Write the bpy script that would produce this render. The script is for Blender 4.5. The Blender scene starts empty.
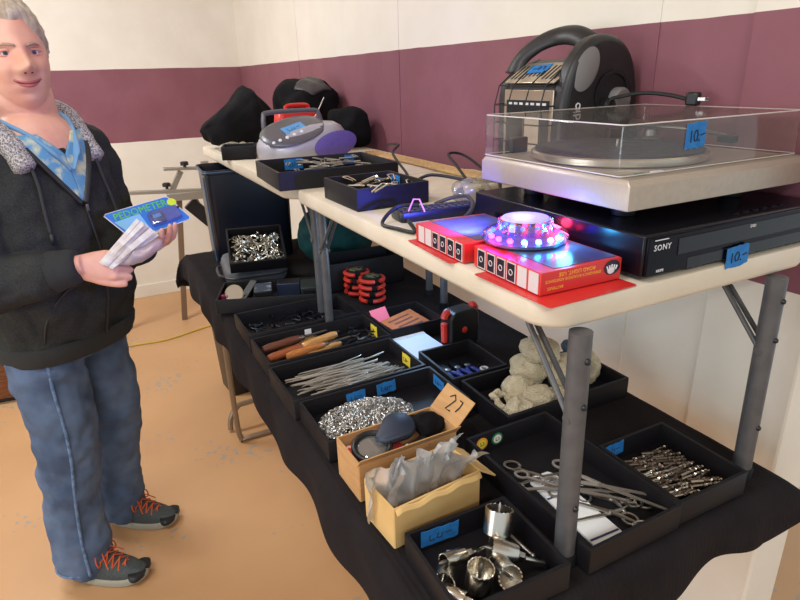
import bpy, bmesh, math, random
from math import sin, cos, pi, radians, exp, sqrt, atan2
from mathutils import Vector, Matrix, Euler, noise
random.seed(7); noise.seed_set(7)
SC = bpy.context.scene
COL = SC.collection

# ---------------------------------------------------------------- camera
cam = bpy.data.objects.new('camera', bpy.data.cameras.new('camera'))
COL.objects.link(cam)
cam.data.sensor_width = 36.0
cam.data.lens = 36.0 * 590.3 / 800.0
cam.data.clip_start = 0.02
CAM_H = 1.582
yaw, pitch, roll = 0.46804, 0.36506, -0.03019
fw = Vector((sin(yaw)*cos(pitch), cos(yaw)*cos(pitch), -sin(pitch)))
rt0 = Vector((cos(yaw), -sin(yaw), 0.0))
up0 = rt0.cross(fw)
rt = rt0*cos(roll) + up0*sin(roll)
up = up0*cos(roll) - rt0*sin(roll)
cam.matrix_world = Matrix(((rt.x, up.x, -fw.x, 0), (rt.y, up.y, -fw.y, 0), (rt.z, up.z, -fw.z, CAM_H), (0, 0, 0, 1)))
SC.camera = cam

# ---------------------------------------------------------------- world, lamps, exposure
SC.view_settings.view_transform = 'Standard'
SC.view_settings.look = 'None'
SC.view_settings.gamma = 1.0
SC.view_settings.use_curve_mapping = False
SC.view_settings.exposure = 0.0
wd = bpy.data.worlds.new('hall_ambient'); SC.world = wd
wd.use_nodes = True
bg = wd.node_tree.nodes['Background']
bg.inputs['Color'].default_value = (0.86, 0.95, 1.0, 1)
bg.inputs['Strength'].default_value = 0.85

def area(name, loc, size, power, col, target=None):
    l = bpy.data.lights.new(name, 'AREA'); l.shape = 'RECTANGLE'
    l.size, l.size_y = size; l.energy = power; l.color = col
    o = bpy.data.objects.new(name, l); COL.objects.link(o); o.location = loc
    if target is not None:
        o.rotation_euler = (Vector(target)-Vector(loc)).to_track_quat('-Z', 'Y').to_euler()
    return o
WARM = (0.93, 0.97, 1.0)
area('ceiling_tube_light', (-0.9, 3.3, 2.95), (1.3, 0.35), 60, WARM)
area('ceiling_tube_light', (-1.0, 0.6, 2.95), (1.3, 0.35), 38, WARM)
area('ceiling_tube_light', (-0.6, -1.8, 2.95), (1.3, 0.35), 52, WARM)
area('left_fill', (-4.2, 0.9, 1.5), (2.4, 1.5), 60, (0.90, 0.95, 1.0), (0.6, 1.4, 1.0))  # added cool fill from the left, brightens the wall under the upper table

# ---------------------------------------------------------------- helpers
def s2l(c):
    c = c/255.0
    return c/12.92 if c <= 0.04045 else ((c+0.055)/1.055)**2.4
def rgb(c):
    if isinstance(c, str):
        c = [int(c[i:i+2], 16) for i in (0, 2, 4)]
    return (s2l(c[0]), s2l(c[1]), s2l(c[2]), 1.0)

MATS = {}
def mat(name, col, rough=0.5, metal=0.0, col2=None, scale=20.0, detail=4.0, stretch=None, bump=0.0, bscale=None,
        bdist=0.01, spec=None, emit=0.0, alpha=1.0, trans=0.0, ramp=(0.35, 0.65), coat=0.0, sheen=0.0):
    m = bpy.data.materials.new(name); m.use_nodes = True
    nt = m.node_tree; N = nt.nodes; b = N['Principled BSDF']
    b.inputs['Base Color'].default_value = rgb(col)
    b.inputs['Roughness'].default_value = rough
    b.inputs['Metallic'].default_value = metal
    if spec is not None: b.inputs['Specular IOR Level'].default_value = spec
    if coat: b.inputs['Coat Weight'].default_value = coat
    if sheen: b.inputs['Sheen Weight'].default_value = sheen
    if emit:
        b.inputs['Emission Color'].default_value = rgb(col); b.inputs['Emission Strength'].default_value = emit
    b.inputs['Alpha'].default_value = alpha
    b.inputs['Transmission Weight'].default_value = trans
    tc = None
    if col2 is not None or bump:
        tc = N.new('ShaderNodeTexCoord'); mp = N.new('ShaderNodeMapping')
        nt.links.new(tc.outputs['Object'], mp.inputs['Vector'])
        if stretch: mp.inputs['Scale'].default_value = stretch
    if col2 is not None:
        nz = N.new('ShaderNodeTexNoise'); nz.inputs['Scale'].default_value = scale; nz.inputs['Detail'].default_value = detail
        nt.links.new(mp.outputs[0], nz.inputs['Vector'])
        cr = N.new('ShaderNodeValToRGB')
        cr.color_ramp.elements[0].position = ramp[0]; cr.color_ramp.elements[0].color = rgb(col)
        cr.color_ramp.elements[1].position = ramp[1]; cr.color_ramp.elements[1].color = rgb(col2)
        nt.links.new(nz.outputs['Fac'], cr.inputs['Fac']); nt.links.new(cr.outputs['Color'], b.inputs['Base Color'])
    if bump:
        nb = N.new('ShaderNodeTexNoise'); nb.inputs['Scale'].default_value = bscale or scale; nb.inputs['Detail'].default_value = 3
        nt.links.new(mp.outputs[0], nb.inputs['Vector'])
        bp = N.new('ShaderNodeBump'); bp.inputs['Strength'].default_value = bump; bp.inputs['Distance'].default_value = bdist
        nt.links.new(nb.outputs['Fac'], bp.inputs['Height']); nt.links.new(bp.outputs['Normal'], b.inputs['Normal'])
    MATS[name] = m
    return m

def clear_mat(name, tint, gloss=0.12, grough=0.05, diff=0.0, dcol=(230, 230, 230), fres=True):
    """thin clear plastic: mostly lets light straight through, with a sheen"""
    m = bpy.data.materials.new(name); m.use_nodes = True
    nt = m.node_tree; N = nt.nodes; N.clear()
    out = N.new('ShaderNodeOutputMaterial'); tr = N.new('ShaderNodeBsdfTransparent'); gl = N.new('ShaderNodeBsdfGlossy')
    tr.inputs['Color'].default_value = rgb(tint); gl.inputs['Roughness'].default_value = grough
    mx = N.new('ShaderNodeMixShader'); mx.inputs['Fac'].default_value = gloss
    if fres:
        lw = N.new('ShaderNodeLayerWeight'); lw.inputs['Blend'].default_value = 0.25
        ma = N.new('ShaderNodeMath'); ma.operation = 'MULTIPLY_ADD'; ma.inputs[1].default_value = 0.5; ma.inputs[2].default_value = gloss
        nt.links.new(lw.outputs['Fresnel'], ma.inputs[0]); nt.links.new(ma.outputs[0], mx.inputs['Fac'])
    nt.links.new(tr.outputs[0], mx.inputs[1]); nt.links.new(gl.outputs[0], mx.inputs[2])
    last = mx
    if diff:
        df = N.new('ShaderNodeBsdfDiffuse'); df.inputs['Color'].default_value = rgb(dcol)
        m2 = N.new('ShaderNodeMixShader'); m2.inputs['Fac'].default_value = diff
        nt.links.new(mx.outputs[0], m2.inputs[1]); nt.links.new(df.outputs[0], m2.inputs[2]); last = m2
    nt.links.new(last.outputs[0], out.inputs['Surface'])
    MATS[name] = m
    return m

def frame(o, zdir, xhint):
    """matrix whose z axis is zdir, x axis near xhint, origin o"""
    z = Vector(zdir).normalized(); x = Vector(xhint); x = (x - z*x.dot(z)).normalized(); y = z.cross(x)
    return Matrix(((x.x, y.x, z.x, o[0]), (x.y, y.y, z.y, o[1]), (x.z, y.z, z.z, o[2]), (0, 0, 0, 1)))
def place(loc, rz=0.0, rx=0.0, ry=0.0):
    return Matrix.Translation(Vector(loc)) @ Euler((rx, ry, rz), 'XYZ').to_matrix().to_4x4()
ID = Matrix.Identity(4)

class MB:
    def __init__(s): s.v = []; s.f = []
    def add(s, vs, fs, m=ID):
        b = len(s.v)
        s.v += [tuple(m @ Vector(p)) for p in vs]; s.f += [tuple(i+b for i in f) for f in fs]
        return s
    def box(s, c, d, m=ID):
        x, y, z = d[0]/2, d[1]/2, d[2]/2
        vs = [(c[0]+i*x, c[1]+j*y, c[2]+k*z) for i in (-1, 1) for j in (-1, 1) for k in (-1, 1)]
        return s.add(vs, [(0, 1, 3, 2), (4, 6, 7, 5), (0, 4, 5, 1), (2, 3, 7, 6), (0, 2, 6, 4), (1, 5, 7, 3)], m)
    def prism(s, poly, z0, z1, m=ID):
        n = len(poly)
        vs = [(p[0], p[1], z0) for p in poly] + [(p[0], p[1], z1) for p in poly]
        fs = [tuple(range(n-1, -1, -1)), tuple(range(n, 2*n))] + [(i, (i+1) % n, n+(i+1) % n, n+i) for i in range(n)]
        return s.add(vs, fs, m)
    def loft(s, rings, cap=True, closed=False, m=ID):
        n = len(rings[0]); vs = [p for r in rings for p in r]; fs = []
        R = len(rings)
        for k in range(R if closed else R-1):
            a, b = k*n, ((k+1) % R)*n
            fs += [(a+i, a+(i+1) % n, b+(i+1) % n, b+i) for i in range(n)]
        if cap and not closed:
            fs += [tuple(range(n-1, -1, -1)), tuple(range((R-1)*n, R*n))]
        return s.add(vs, fs, m)
    def lathe(s, prof, n=24, m=ID, cap=True):
        return s.loft([[(r*cos(2*pi*i/n), r*sin(2*pi*i/n), z) for i in range(n)] for r, z in prof], cap, False, m)
    def cyl(s, p, q, r, n=16, r2=None):
        p, q = Vector(p), Vector(q); L = (q-p).length
        return s.lathe([(r, 0), (r if r2 is None else r2, L)], n, frame(p, q-p, (1, 0.013, 0.02) if abs((q-p).normalized().x) < .9 else (0, 1, 0)))
    def tube(s, pts, r, n=8, closed=False, flat=1.0):
        pts = [Vector(p) for p in pts]; N = len(pts); rings = []
        rr = r if isinstance(r, (list, tuple)) else [r]*N
        t0 = None; x = None
        for i in range(N):
            if closed: t = pts[(i+1) % N]-pts[i-1]
            else: t = pts[min(i+1, N-1)]-pts[max(i-1, 0)]
            t.normalize()
            if x is None:
                x = Vector((0, 0, 1)) if abs(t.z) < .9 else Vector((1, 0, 0))
            x = x - t*x.dot(t)
            if x.length < 1e-6: x = t.orthogonal()
            x.normalize(); y = t.cross(x)
            rings.append([tuple(pts[i] + x*(rr[i]*flat*cos(2*pi*k/n)) + y*(rr[i]*sin(2*pi*k/n))) for k in range(n)])
        return s.loft(rings, True, closed)
    def sphere(s, c, r, n=16, k=10, m=ID):
        if not isinstance(r, (list, tuple)): r = (r, r, r)
        rings = []
        for j in range(1, k):
            a = -pi/2+pi*j/k
            rings.append([(c[0]+r[0]*cos(a)*cos(2*pi*i/n), c[1]+r[1]*cos(a)*sin(2*pi*i/n), c[2]+r[2]*sin(a)) for i in range(n)])
        vs = [p for q in rings for p in q] + [(c[0], c[1], c[2]-r[2]), (c[0], c[1], c[2]+r[2])]
        fs = []
        R = len(rings)
        for j in range(R-1):
            fs += [(j*n+i, j*n+(i+1) % n, (j+1)*n+(i+1) % n, (j+1)*n+i) for i in range(n)]
        S, T = R*n, R*n+1
        fs += [(S, (i+1) % n, i) for i in range(n)] + [(T, (R-1)*n+i, (R-1)*n+(i+1) % n) for i in range(n)]
        return s.add(vs, fs, m)
    def grid(s, fn, nu, nv, m=ID):
        vs = [fn(i/nu, j/nv) for j in range(nv+1) for i in range(nu+1)]
        fs = [(j*(nu+1)+i, j*(nu+1)+i+1, (j+1)*(nu+1)+i+1, (j+1)*(nu+1)+i) for j in range(nv) for i in range(nu)]
        return s.add(vs, fs, m)
    def torus(s, R, r, n=20, k=6, m=ID, sx=1.0, arc=None):
        pts = [(R*sx*cos(2*pi*i/n), R*sin(2*pi*i/n), 0) for i in range(n)]
        t = MB().tube(pts, r, k, True); return s.add(t.v, t.f, m)
    def xf(s, m):
        s.v = [tuple(m @ Vector(p)) for p in s.v]; return s
    def skew(s):
        s.v = [(x, y, z*(1-.34*max(0, min(1, (-x+.01)/.17)))) for x, y, z in s.v]; return s
    def build(s, name, mt=None, parent=None, smooth=35, bevel=0.0, seg=2, sub=0, solid=0.0, loc=None, rz=0.0):
        me = bpy.data.meshes.new(name); me.from_pydata(s.v, [], s.f); me.update()
        bm = bmesh.new(); bm.from_mesh(me); bmesh.ops.recalc_face_normals(bm, faces=bm.faces); bm.to_mesh(me); bm.free()
        if mt is not None: me.materials.append(MATS[mt] if isinstance(mt, str) else mt)
        if smooth:
            me.polygons.foreach_set('use_smooth', [True]*len(me.polygons))
            if smooth < 180: me.set_sharp_from_angle(angle=radians(smooth))
        o = bpy.data.objects.new(name, me); COL.objects.link(o)
        if parent is not None: o.parent = parent
        if loc is not None: o.location = loc
        if rz: o.rotation_euler.z = rz
        if solid:
            md = o.modifiers.new('thickness', 'SOLIDIFY'); md.thickness = solid; md.offset = 0
        if bevel:
            md = o.modifiers.new('bevel', 'BEVEL'); md.width = bevel; md.segments = seg; md.limit_method = 'ANGLE'; md.angle_limit = radians(40)
        if sub:
            md = o.modifiers.new('subdivision', 'SUBSURF'); md.levels = sub; md.render_levels = sub
        return o

def rrect(w, d, r, n=5, cx=0, cy=0):
    out = []
    for (sx, sy, a0) in ((1, 1, 0), (-1, 1, pi/2), (-1, -1, pi), (1, -1, 1.5*pi)):
        for i in range(n+1):
            a = a0 + (pi/2)*i/n
            out.append((cx+sx*(w/2-r)+r*cos(a), cy+sy*(d/2-r)+r*sin(a)))
    return out
def catmull(pts, k=6, closed=False):
    pts = [Vector(p) for p in pts]; n = len(pts); out = []
    for i in range(n if closed else n-1):
        p0 = pts[(i-1) % n] if closed or i > 0 else pts[0]
        p1, p2 = pts[i], pts[(i+1) % n]
        p3 = pts[(i+2) % n] if closed or i+2 < n else pts[-1]
        for j in range(k):
            t = j/k
            out.append(0.5*((2*p1)+(p2-p0)*t+(2*p0-5*p1+4*p2-p3)*t*t+(3*p1-p0-3*p2+p3)*t**3))
    if not closed: out.append(pts[-1])
    return out

def tag(o, label=None, cat=None, group=None, kind=None):
    if label: o['label'] = label
    if cat: o['category'] = cat
    if group: o['group'] = group
    if kind: o['kind'] = kind
    return o
def thing(name, label, cat, loc=(0, 0, 0), rz=0.0, group=None):
    o = bpy.data.objects.new(name, None); COL.objects.link(o); o.empty_display_size = 0.05
    o.location = loc; o.rotation_euler.z = rz
    return tag(o, label, cat, group)
def struct(o): o['kind'] = 'structure'; return o
def dup(root, M=None, label=None):
    r = root.copy(); COL.objects.link(r)
    if M is not None: r.matrix_world = M
    if label: r['label'] = label
    for ch in list(root.children):
        c = ch.copy(); COL.objects.link(c); c.parent = r
        for g in list(ch.children):
            d = g.copy(); COL.objects.link(d); d.parent = c
    return r
def text_mb(txt, size, depth=0.0003, spacing=1.0):
    """letters as mesh in the xy plane, centred, facing +z"""
    cu = bpy.data.curves.new('letters', 'FONT'); cu.body = txt; cu.size = size; cu.extrude = depth
    cu.align_x = 'CENTER'; cu.align_y = 'CENTER'; cu.resolution_u = 2; cu.space_character = spacing
    o = bpy.data.objects.new('letters', cu); COL.objects.link(o)
    dg = bpy.context.evaluated_depsgraph_get(); dg.update()
    me = bpy.data.meshes.new_from_object(o.evaluated_get(dg))
    b = MB(); b.add([tuple(v.co) for v in me.vertices], [tuple(p.vertices) for p in me.polygons])
    bpy.data.objects.remove(o); bpy.data.meshes.remove(me); bpy.data.curves.remove(cu)
    return b
def stroke_mb(strokes, w, depth=0.0006):
    b = MB()
    for st in strokes:
        b.tube(st if len(st[0]) == 3 else [(x, y, depth) for x, y in st], w, 5)
    return b
def remesh(o, voxel, smooth_it=0, disp=None):
    md = o.modifiers.new('join', 'REMESH'); md.mode = 'VOXEL'; md.voxel_size = voxel; md.use_smooth_shade = True
    if smooth_it:
        ms = o.modifiers.new('relax', 'SMOOTH'); ms.iterations = smooth_it; ms.factor = 0.5
    return o
# ---------------------------------------------------------------- materials shared
mat('wall_cream', (232, 224, 210), 0.75, col2=(222, 213, 198), scale=3.0, bump=0.25, bscale=60, bdist=0.004)
mat('black_wood', (24, 21, 25), 0.5, spec=.3, col2=(16, 14, 18), scale=60, stretch=(1, 6, 6))
mat('black_plastic', (22, 22, 24), 0.38)
mat('black_rubber', (16, 16, 17), 0.55)
mat('steel', (190, 188, 184), 0.28, 1.0)
mat('bright_steel', (226, 222, 214), 0.2, 1.0)
mat('dull_steel', (150, 146, 140), 0.42, 1.0)
mat('blue_tape', (20, 104, 176), 0.75, col2=(34, 122, 190), scale=80)
mat('ink', (22, 24, 34), 0.8)
mat('yellow_paper', (232, 208, 60), 0.8)
mat('grey_leg', (92, 91, 92), 0.42, 0.2, col2=(82, 81, 83), scale=40)
mat('white_plastic', (226, 224, 220), 0.4)

XW, YB = 1.14, 4.82
ZL, ZU = 0.842, 1.288          # tops of the lower and upper tables
# floor: tan painted concrete with worn grey chips
fm = mat('floor_paint', (214, 168, 120), 0.42)
nt = fm.node_tree; N = nt.nodes; b = N['Principled BSDF']
tc = N.new('ShaderNodeTexCoord')
n1 = N.new('ShaderNodeTexNoise'); n1.inputs['Scale'].default_value = 1.6; n1.inputs['Detail'].default_value = 5
n2 = N.new('ShaderNodeTexNoise'); n2.inputs['Scale'].default_value = 34; n2.inputs['Detail'].default_value = 3
n3 = N.new('ShaderNodeTexNoise'); n3.inputs['Scale'].default_value = 2.4; n3.inputs['Detail'].default_value = 2
for n in (n1, n2, n3): nt.links.new(tc.outputs['Object'], n.inputs['Vector'])
r1 = N.new('ShaderNodeValToRGB'); e = r1.color_ramp.elements
e[0].position = .3; e[0].color = rgb((188, 143, 100)); e[1].position = .7; e[1].color = rgb((199, 154, 108))
nt.links.new(n1.outputs['Fac'], r1.inputs['Fac'])
mm = N.new('ShaderNodeMath'); mm.operation = 'MULTIPLY'
nt.links.new(n2.outputs['Fac'], mm.inputs[0]); nt.links.new(n3.outputs['Fac'], mm.inputs[1])
r2 = N.new('ShaderNodeValToRGB'); e = r2.color_ramp.elements
e[0].position = .375; e[0].color = (0, 0, 0, 1); e[1].position = .39; e[1].color = (1, 1, 1, 1)
nt.links.new(mm.outputs[0], r2.inputs['Fac'])
mx = N.new('ShaderNodeMix'); mx.data_type = 'RGBA'
nt.links.new(r2.outputs['Color'], mx.inputs['Factor']); nt.links.new(r1.outputs['Color'], mx.inputs['A'])
mx.inputs['B'].default_value = rgb((158, 146, 132))
nt.links.new(mx.outputs['Result'], b.inputs['Base Color'])

# walls: cream with a maroon band at fixed height
def band_wall(name, base, base2, b0, b1):
    m = mat(name, base, 0.7)
    nt = m.node_tree; N = nt.nodes; b = N['Principled BSDF']
    tc = N.new('ShaderNodeTexCoord'); sp = N.new('ShaderNodeSeparateXYZ'); nt.links.new(tc.outputs['Object'], sp.inputs[0])
    nz = N.new('ShaderNodeTexNoise'); nz.inputs['Scale'].default_value = 5; nt.links.new(tc.outputs['Object'], nz.inputs['Vector'])
    ad = N.new('ShaderNodeMath'); ad.operation = 'MULTIPLY_ADD'; ad.inputs[1].default_value = 0.006
    nt.links.new(nz.outputs['Fac'], ad.inputs[0]); nt.links.new(sp.outputs['Z'], ad.inputs[2])
    g = N.new('ShaderNodeMath'); g.operation = 'GREATER_THAN'; g.inputs[1].default_value = b0
    l = N.new('ShaderNodeMath'); l.operation = 'LESS_THAN'; l.inputs[1].default_value = b1
    nt.links.new(ad.outputs[0], g.inputs[0]); nt.links.new(ad.outputs[0], l.inputs[0])
    mu = N.new('ShaderNodeMath'); mu.operation = 'MULTIPLY'; nt.links.new(g.outputs[0], mu.inputs[0]); nt.links.new(l.outputs[0], mu.inputs[1])
    r1 = N.new('ShaderNodeValToRGB'); e = r1.color_ramp.elements
    e[0].position = .3; e[0].color = rgb(base); e[1].position = .7; e[1].color = rgb(base2)
    r2 = N.new('ShaderNodeValToRGB'); e = r2.color_ramp.elements
    e[0].position = .3; e[0].color = rgb((128, 76, 86)); e[1].position = .7; e[1].color = rgb((136, 84, 94))
    nt.links.new(nz.outputs['Fac'], r1.inputs['Fac']); nt.links.new(nz.outputs['Fac'], r2.inputs['Fac'])
    mx = N.new('ShaderNodeMix'); mx.data_type = 'RGBA'
    nt.links.new(mu.outputs[0], mx.inputs['Factor']); nt.links.new(r1.outputs['Color'], mx.inputs['A']); nt.links.new(r2.outputs['Color'], mx.inputs['B'])
    nt.links.new(mx.outputs['Result'], b.inputs['Base Color'])
    nb = N.new('ShaderNodeTexNoise'); nb.inputs['Scale'].default_value = 14; nb.inputs['Detail'].default_value = 6; nt.links.new(tc.outputs['Object'], nb.inputs['Vector'])
    bp = N.new('ShaderNodeBump'); bp.inputs['Strength'].default_value = .35; bp.inputs['Distance'].default_value = .01
    nt.links.new(nb.outputs['Fac'], bp.inputs['Height']); nt.links.new(bp.outputs['Normal'], b.inputs['Normal'])
    return m
band_wall('wall_band', (232, 224, 210), (226, 217, 202), 1.180, 1.673)

struct(MB().box((-1.5, 1.0, -0.05), (9, 9, 0.1)).build('floor', fm, smooth=0))
struct(MB().box((-1.5, YB+0.06, 1.5), (9, 0.12, 3.2)).build('wall_back', 'wall_band', smooth=0))
# right wall with grooves of wide wall panels
struct(MB().box((XW+0.06, 2.79, 1.5), (0.12, 4.06, 3.2)).build('wall_right', 'wall_band', smooth=0))
struct(MB().box((XW+0.045, 0.655, 1.5), (0.12, 0.215, 3.2)).build('trim_1', 'wall_band', smooth=0, bevel=0.006))
struct(MB().box((-1.5, 1.0, 3.1), (9, 9, 0.1)).build('ceiling', 'wall_cream', smooth=0))
struct(MB().box((-1.5, YB-0.008, 0.05), (5.28, 0.016, 0.1)).build('baseboard_back', 'wall_cream', smooth=0, bevel=0.003))
# thin upright joints of the wall panels
pj = MB()
for y in (0.98, 2.2, 3.42): pj.box((XW-0.0005, y, 1.5), (0.003, 0.005, 3.0))
struct(pj.build('trim_2', 'wall_band', smooth=0))
# ---------------------------------------------------------------- lower table, cloth
mat('tube_beige', (150, 132, 112), 0.35, 0.6)
lt = thing('folding_table', 'long folding table covered by the black cloth and carrying all the trays', 'table', (0.672, 1.62, 0))
b = MB().prism(rrect(0.73, 2.25, 0.04), 0.80, 0.8385)
b.build('tabletop', 'white_plastic', lt, bevel=0.004)
for (y, s) in ((0.82, 1), (-0.82, -1)):
    f = MB().tube(catmull([(-0.30, y, 0.80), (-0.30, y, 0.2), (-0.29, y, 0.02), (-0.24, y, 0.012), (0.24, y, 0.012), (0.29, y, 0.02), (0.30, y, 0.2), (0.30, y, 0.80)], 5), 0.0125, 10)
    f.build('leg', 'tube_beige', lt)
f = MB().tube(catmull([(-0.315, 0.93, 0.012), (-0.305, 0.935, 0.07), (-0.27, 0.94, 0.115), (-0.20, 0.945, 0.125), (0.28, 0.945, 0.125)], 6), 0.013, 10)
f.build('brace', 'tube_beige', lt)

cm = mat('black_cloth', (31, 25, 26), .92, col2=(24, 19, 21), scale=12, spec=.2)
nt = cm.node_tree; N = nt.nodes
tc = N.new('ShaderNodeTexCoord'); wv = N.new('ShaderNodeTexWave'); wv.inputs['Scale'].default_value = 28; wv.inputs['Distortion'].default_value = 2.5
wv.inputs['Detail'].default_value = 3; wv.inputs['Detail Scale'].default_value = 2
nt.links.new(tc.outputs['Object'], wv.inputs['Vector'])
bp = N.new('ShaderNodeBump'); bp.inputs['Strength'].default_value = 0.16; bp.inputs['Distance'].default_value = 0.004
nt.links.new(wv.outputs['Fac'], bp.inputs['Height']); nt.links.new(bp.outputs['Normal'], N['Principled BSDF'].inputs['Normal'])
X0, X1, Y0, Y1 = 0.304, 1.045, 0.492, 2.752
def cloth_pt(u, v):
    ov = 0.115 + 0.012*sin(v*40)                      # front overhang
    a = -ov + u*(X1-X0+ov+0.012)                      # distance in from the front edge
    near = 0.125 - 0.035*max(0, min(1, (a-0.30)/0.25)) + 0.008*sin(a*31)
    far = 0.16 + 0.01*sin(a*25)
    L = Y1-Y0
    bb = -near + v*(L+near+far)
    x, y, z = X0+a, Y0+bb, ZL
    dx = max(0, -a); dn = max(0, -bb); df = max(0, bb-L)
    r = 0.012
    drop = max(dx, dn, df)
    if dx > 0:
        x = X0 - 0.016*min(1, dx/0.03) - 0.006*sin(y*23) * min(1, dx/0.06) - 0.05*dx
    if dn > 0:
        y = Y0 - 0.012*min(1, dn/0.03) - 0.007*sin(x*27+1) * min(1, dn/0.06) - 0.06*dn
    if df > 0:
        y = Y1 + 0.012*min(1, df/0.03) + 0.012*sin(x*21) * min(1, df/0.06) + 0.10*df
    if dx > 0 and (dn > 0 or df > 0):
        x -= 0.3*min(dx, max(dn, df))
    z = ZL - drop
    if dn > 0 and x > 0.98:                            # loose corner by the pillar flares out
        t = min(1, (x-0.98)/0.09); z += 0.012*t*min(1, dn/0.05); x += 0.075*t*min(1, dn/0.07); y -= 0.035*t*min(1, dn/0.07)
    return (x, y, z + 0.0006*sin(x*60)*sin(y*50)*(drop == 0))
cl = MB().grid(cloth_pt, 90, 190).build('tablecloth', 'black_cloth', smooth=180, solid=0.0025)
tag(cl, 'black cloth with a wavy hem spread over the lower table under the trays', 'tablecloth')

# ---------------------------------------------------------------- upper tables
um = mat('table_plastic', (220, 208, 188), 0.5, col2=(211, 198, 176), scale=9, bump=0.12, bscale=220, bdist=0.002)
nt = um.node_tree
TH = 0.042
def upper_table(label, cx, cy, w, d, legs, rz=0):
    t = thing('folding_table', label, 'table', (cx, cy, 0), rz)
    top = MB().loft([[(x*k, y*q, z) for x, y in rrect(w, d, 0.05, 8)] for (k, q, z) in ((0.965, 0.98, ZU-TH), (0.992, 0.996, ZU-TH+0.004), (1, 1, ZU-TH+0.010), (1, 1, ZU-0.006), (0.997, 0.998, ZU-0.0015), (0.985, 0.992, ZU))])
    top.build('tabletop', 'table_plastic', t, smooth=50)
    zf = ZL + 0.0035
    for (y, xa, xb, r, back, dy) in legs:
        zt = ZU-TH-0.001
        for x in (xa, xb):
            dx = back if x == xb else 0
            l = MB().cyl((x, y, zf), (x+dx, y+dy, zt), r, 18)
            lo = l.build('leg', 'grey_leg', t)
            for k in ((0.28, 0.72, 0.9) if r > .015 else ()):
                q = Vector((x+dx*k, y+dy*k, zf+(zt-zf)*k))
                MB().sphere(tuple(q+Vector((0, -r, 0))), 0.005, 8, 6).build('rivet', 'black_plastic', lo)
            fc = MB().cyl((x, y, zf-0.0005), (x, y, zf+0.02), r+0.0025, 18); fc.build('foot_cap', 'black_rubber', lo)
        if r < .015:
          cb = MB().cyl((xa, y, zt-0.006), (xb+back, y+dy, zt-0.006), 0.006, 10); cb.build('crossbar', 'grey_leg', t)
        s = 1 if y < 0 else -1
        for x in (xa, xb):
            dx = back if x == xb else 0
            sb = MB()
            q = Vector((x+dx*.75, y+dy*.75, zf+(zt-zf)*0.66))
            for o in (-0.010, 0.010):
                sb.cyl((q.x+o, q.y, q.z), (q.x+o*.6-0.0, q.y+s*0.125, zt), 0.0045, 8)
            sb.cyl((q.x-0.016, q.y, q.z), (q.x+0.016, q.y, q.z), 0.008, 10)
            sb.build('brace', 'grey_leg', t)
    return t
# near table 1.1 m long, far table beyond it
upper_table('upper cream folding table nearest, under the turntable and the flashing light', 0.802, 1.103, 0.60, 1.095,
            [(-0.560, -0.247, 0.194, 0.0165, -0.003, 0.006), (0.475, -0.247, 0.16, 0.0125, 0, 0)])
upper_table('upper cream folding table at the far end, under the portable stereo and the black bags', 0.785, 2.345, 0.60, 1.36,
            [(-0.63, -0.205, 0.20, 0.0125, 0, 0), (0.55, -0.23, 0.21, 0.0135, 0, 0)])

# ---------------------------------------------------------------- black trays
TZ = ZL + 0.0035
def tray(name, label, cx, cy, sx, sy, rz=0.0, h=0.05, z=TZ, mtx=None, cat='tray', wt=0.007, group=None):
    b = MB()
    b.box((0, 0, 0.003), (sx, sy, 0.006))
    b.box((-(sx-wt)/2, 0, h/2+.003), (wt, sy, h-.006)); b.box(((sx-wt)/2, 0, h/2+.003), (wt, sy, h-.006))
    b.box((0, -(sy-wt)/2, h/2+.003), (sx-2*wt, wt, h-.006)); b.box((0, (sy-wt)/2, h/2+.003), (sx-2*wt, wt, h-.006))
    t = thing(name, label, cat, (cx, cy, z), rz, group)
    # one closed open-box surface
    o, i = rrect(sx, sy, 0.003, 2), rrect(sx-2*wt, sy-2*wt, 0.002, 2)
    rings = [[(x*.985, y*.985, 0) for x, y in o], [(x, y, 0.002) for x, y in o], [(x, y, h-0.001) for x, y in o], [(x*.996, y*.996, h) for x, y in o],
             [(x*1.003, y*1.003, h) for x, y in i], [(x, y, h-0.001) for x, y in i], [(x, y, 0.006) for x, y in i]]
    MB().loft(rings).build('tray_body', 'black_wood', t, smooth=30)
    if mtx is not None: t.matrix_world = mtx
    return t
def tape(parent, m, w, h, col='blue_tape', marks=None, seed=0, name='tape_label'):
    """hand-torn strip standing in the local xy plane of m"""
    rnd = random.Random(seed)
    n = 7
    top = [(-w/2 + w*i/n + rnd.uniform(-.0012, .0012), h/2 + rnd.uniform(-.0015, .0015)) for i in range(n+1)]
    bot = [(w/2 - w*i/n + rnd.uniform(-.0012, .0012), -h/2 + rnd.uniform(-.0015, .0015)) for i in range(n+1)]
    o = MB().prism(bot + top, 0, 0.0009, m).build(name, col, parent, smooth=0)
    if marks:
        k = MB()
        for st in marks:
            k.tube([(x*w, y*h, 0.0013) for x, y in st], 0.0007 if h < .03 else 0.001, 5)
        k.xf(m).build('handwriting', 'ink', o)
    return o
SCRIB = [[(-.28, .15), (-.28, -.2), (-.15, -.2)], [(-.05, .15), (-.1, -.15), (.03, -.2), (.05, .1)], [(.13, 0), (.3, .02)]]
def inner_back(sx, sy, x, z=0.028, tilt=0.0):       # on the inner face of the far (+y) wall, facing the viewer
    return Matrix.Translation((x, sy/2-0.0085, z)) @ Euler((pi/2, 0, 0)).to_matrix().to_4x4() @ Matrix.Rotation(tilt, 4, 'Z')
def inner_right(sx, sy, y, z=0.028, tilt=0.0):      # on the inner face of the right (+x) wall
    return Matrix.Translation((sx/2-0.0085, y, z)) @ Matrix(((0, 0, -1, 0), (-1, 0, 0, 0), (0, 1, 0, 0), (0, 0, 0, 1))) @ Matrix.Rotation(tilt, 4, 'Z')

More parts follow.
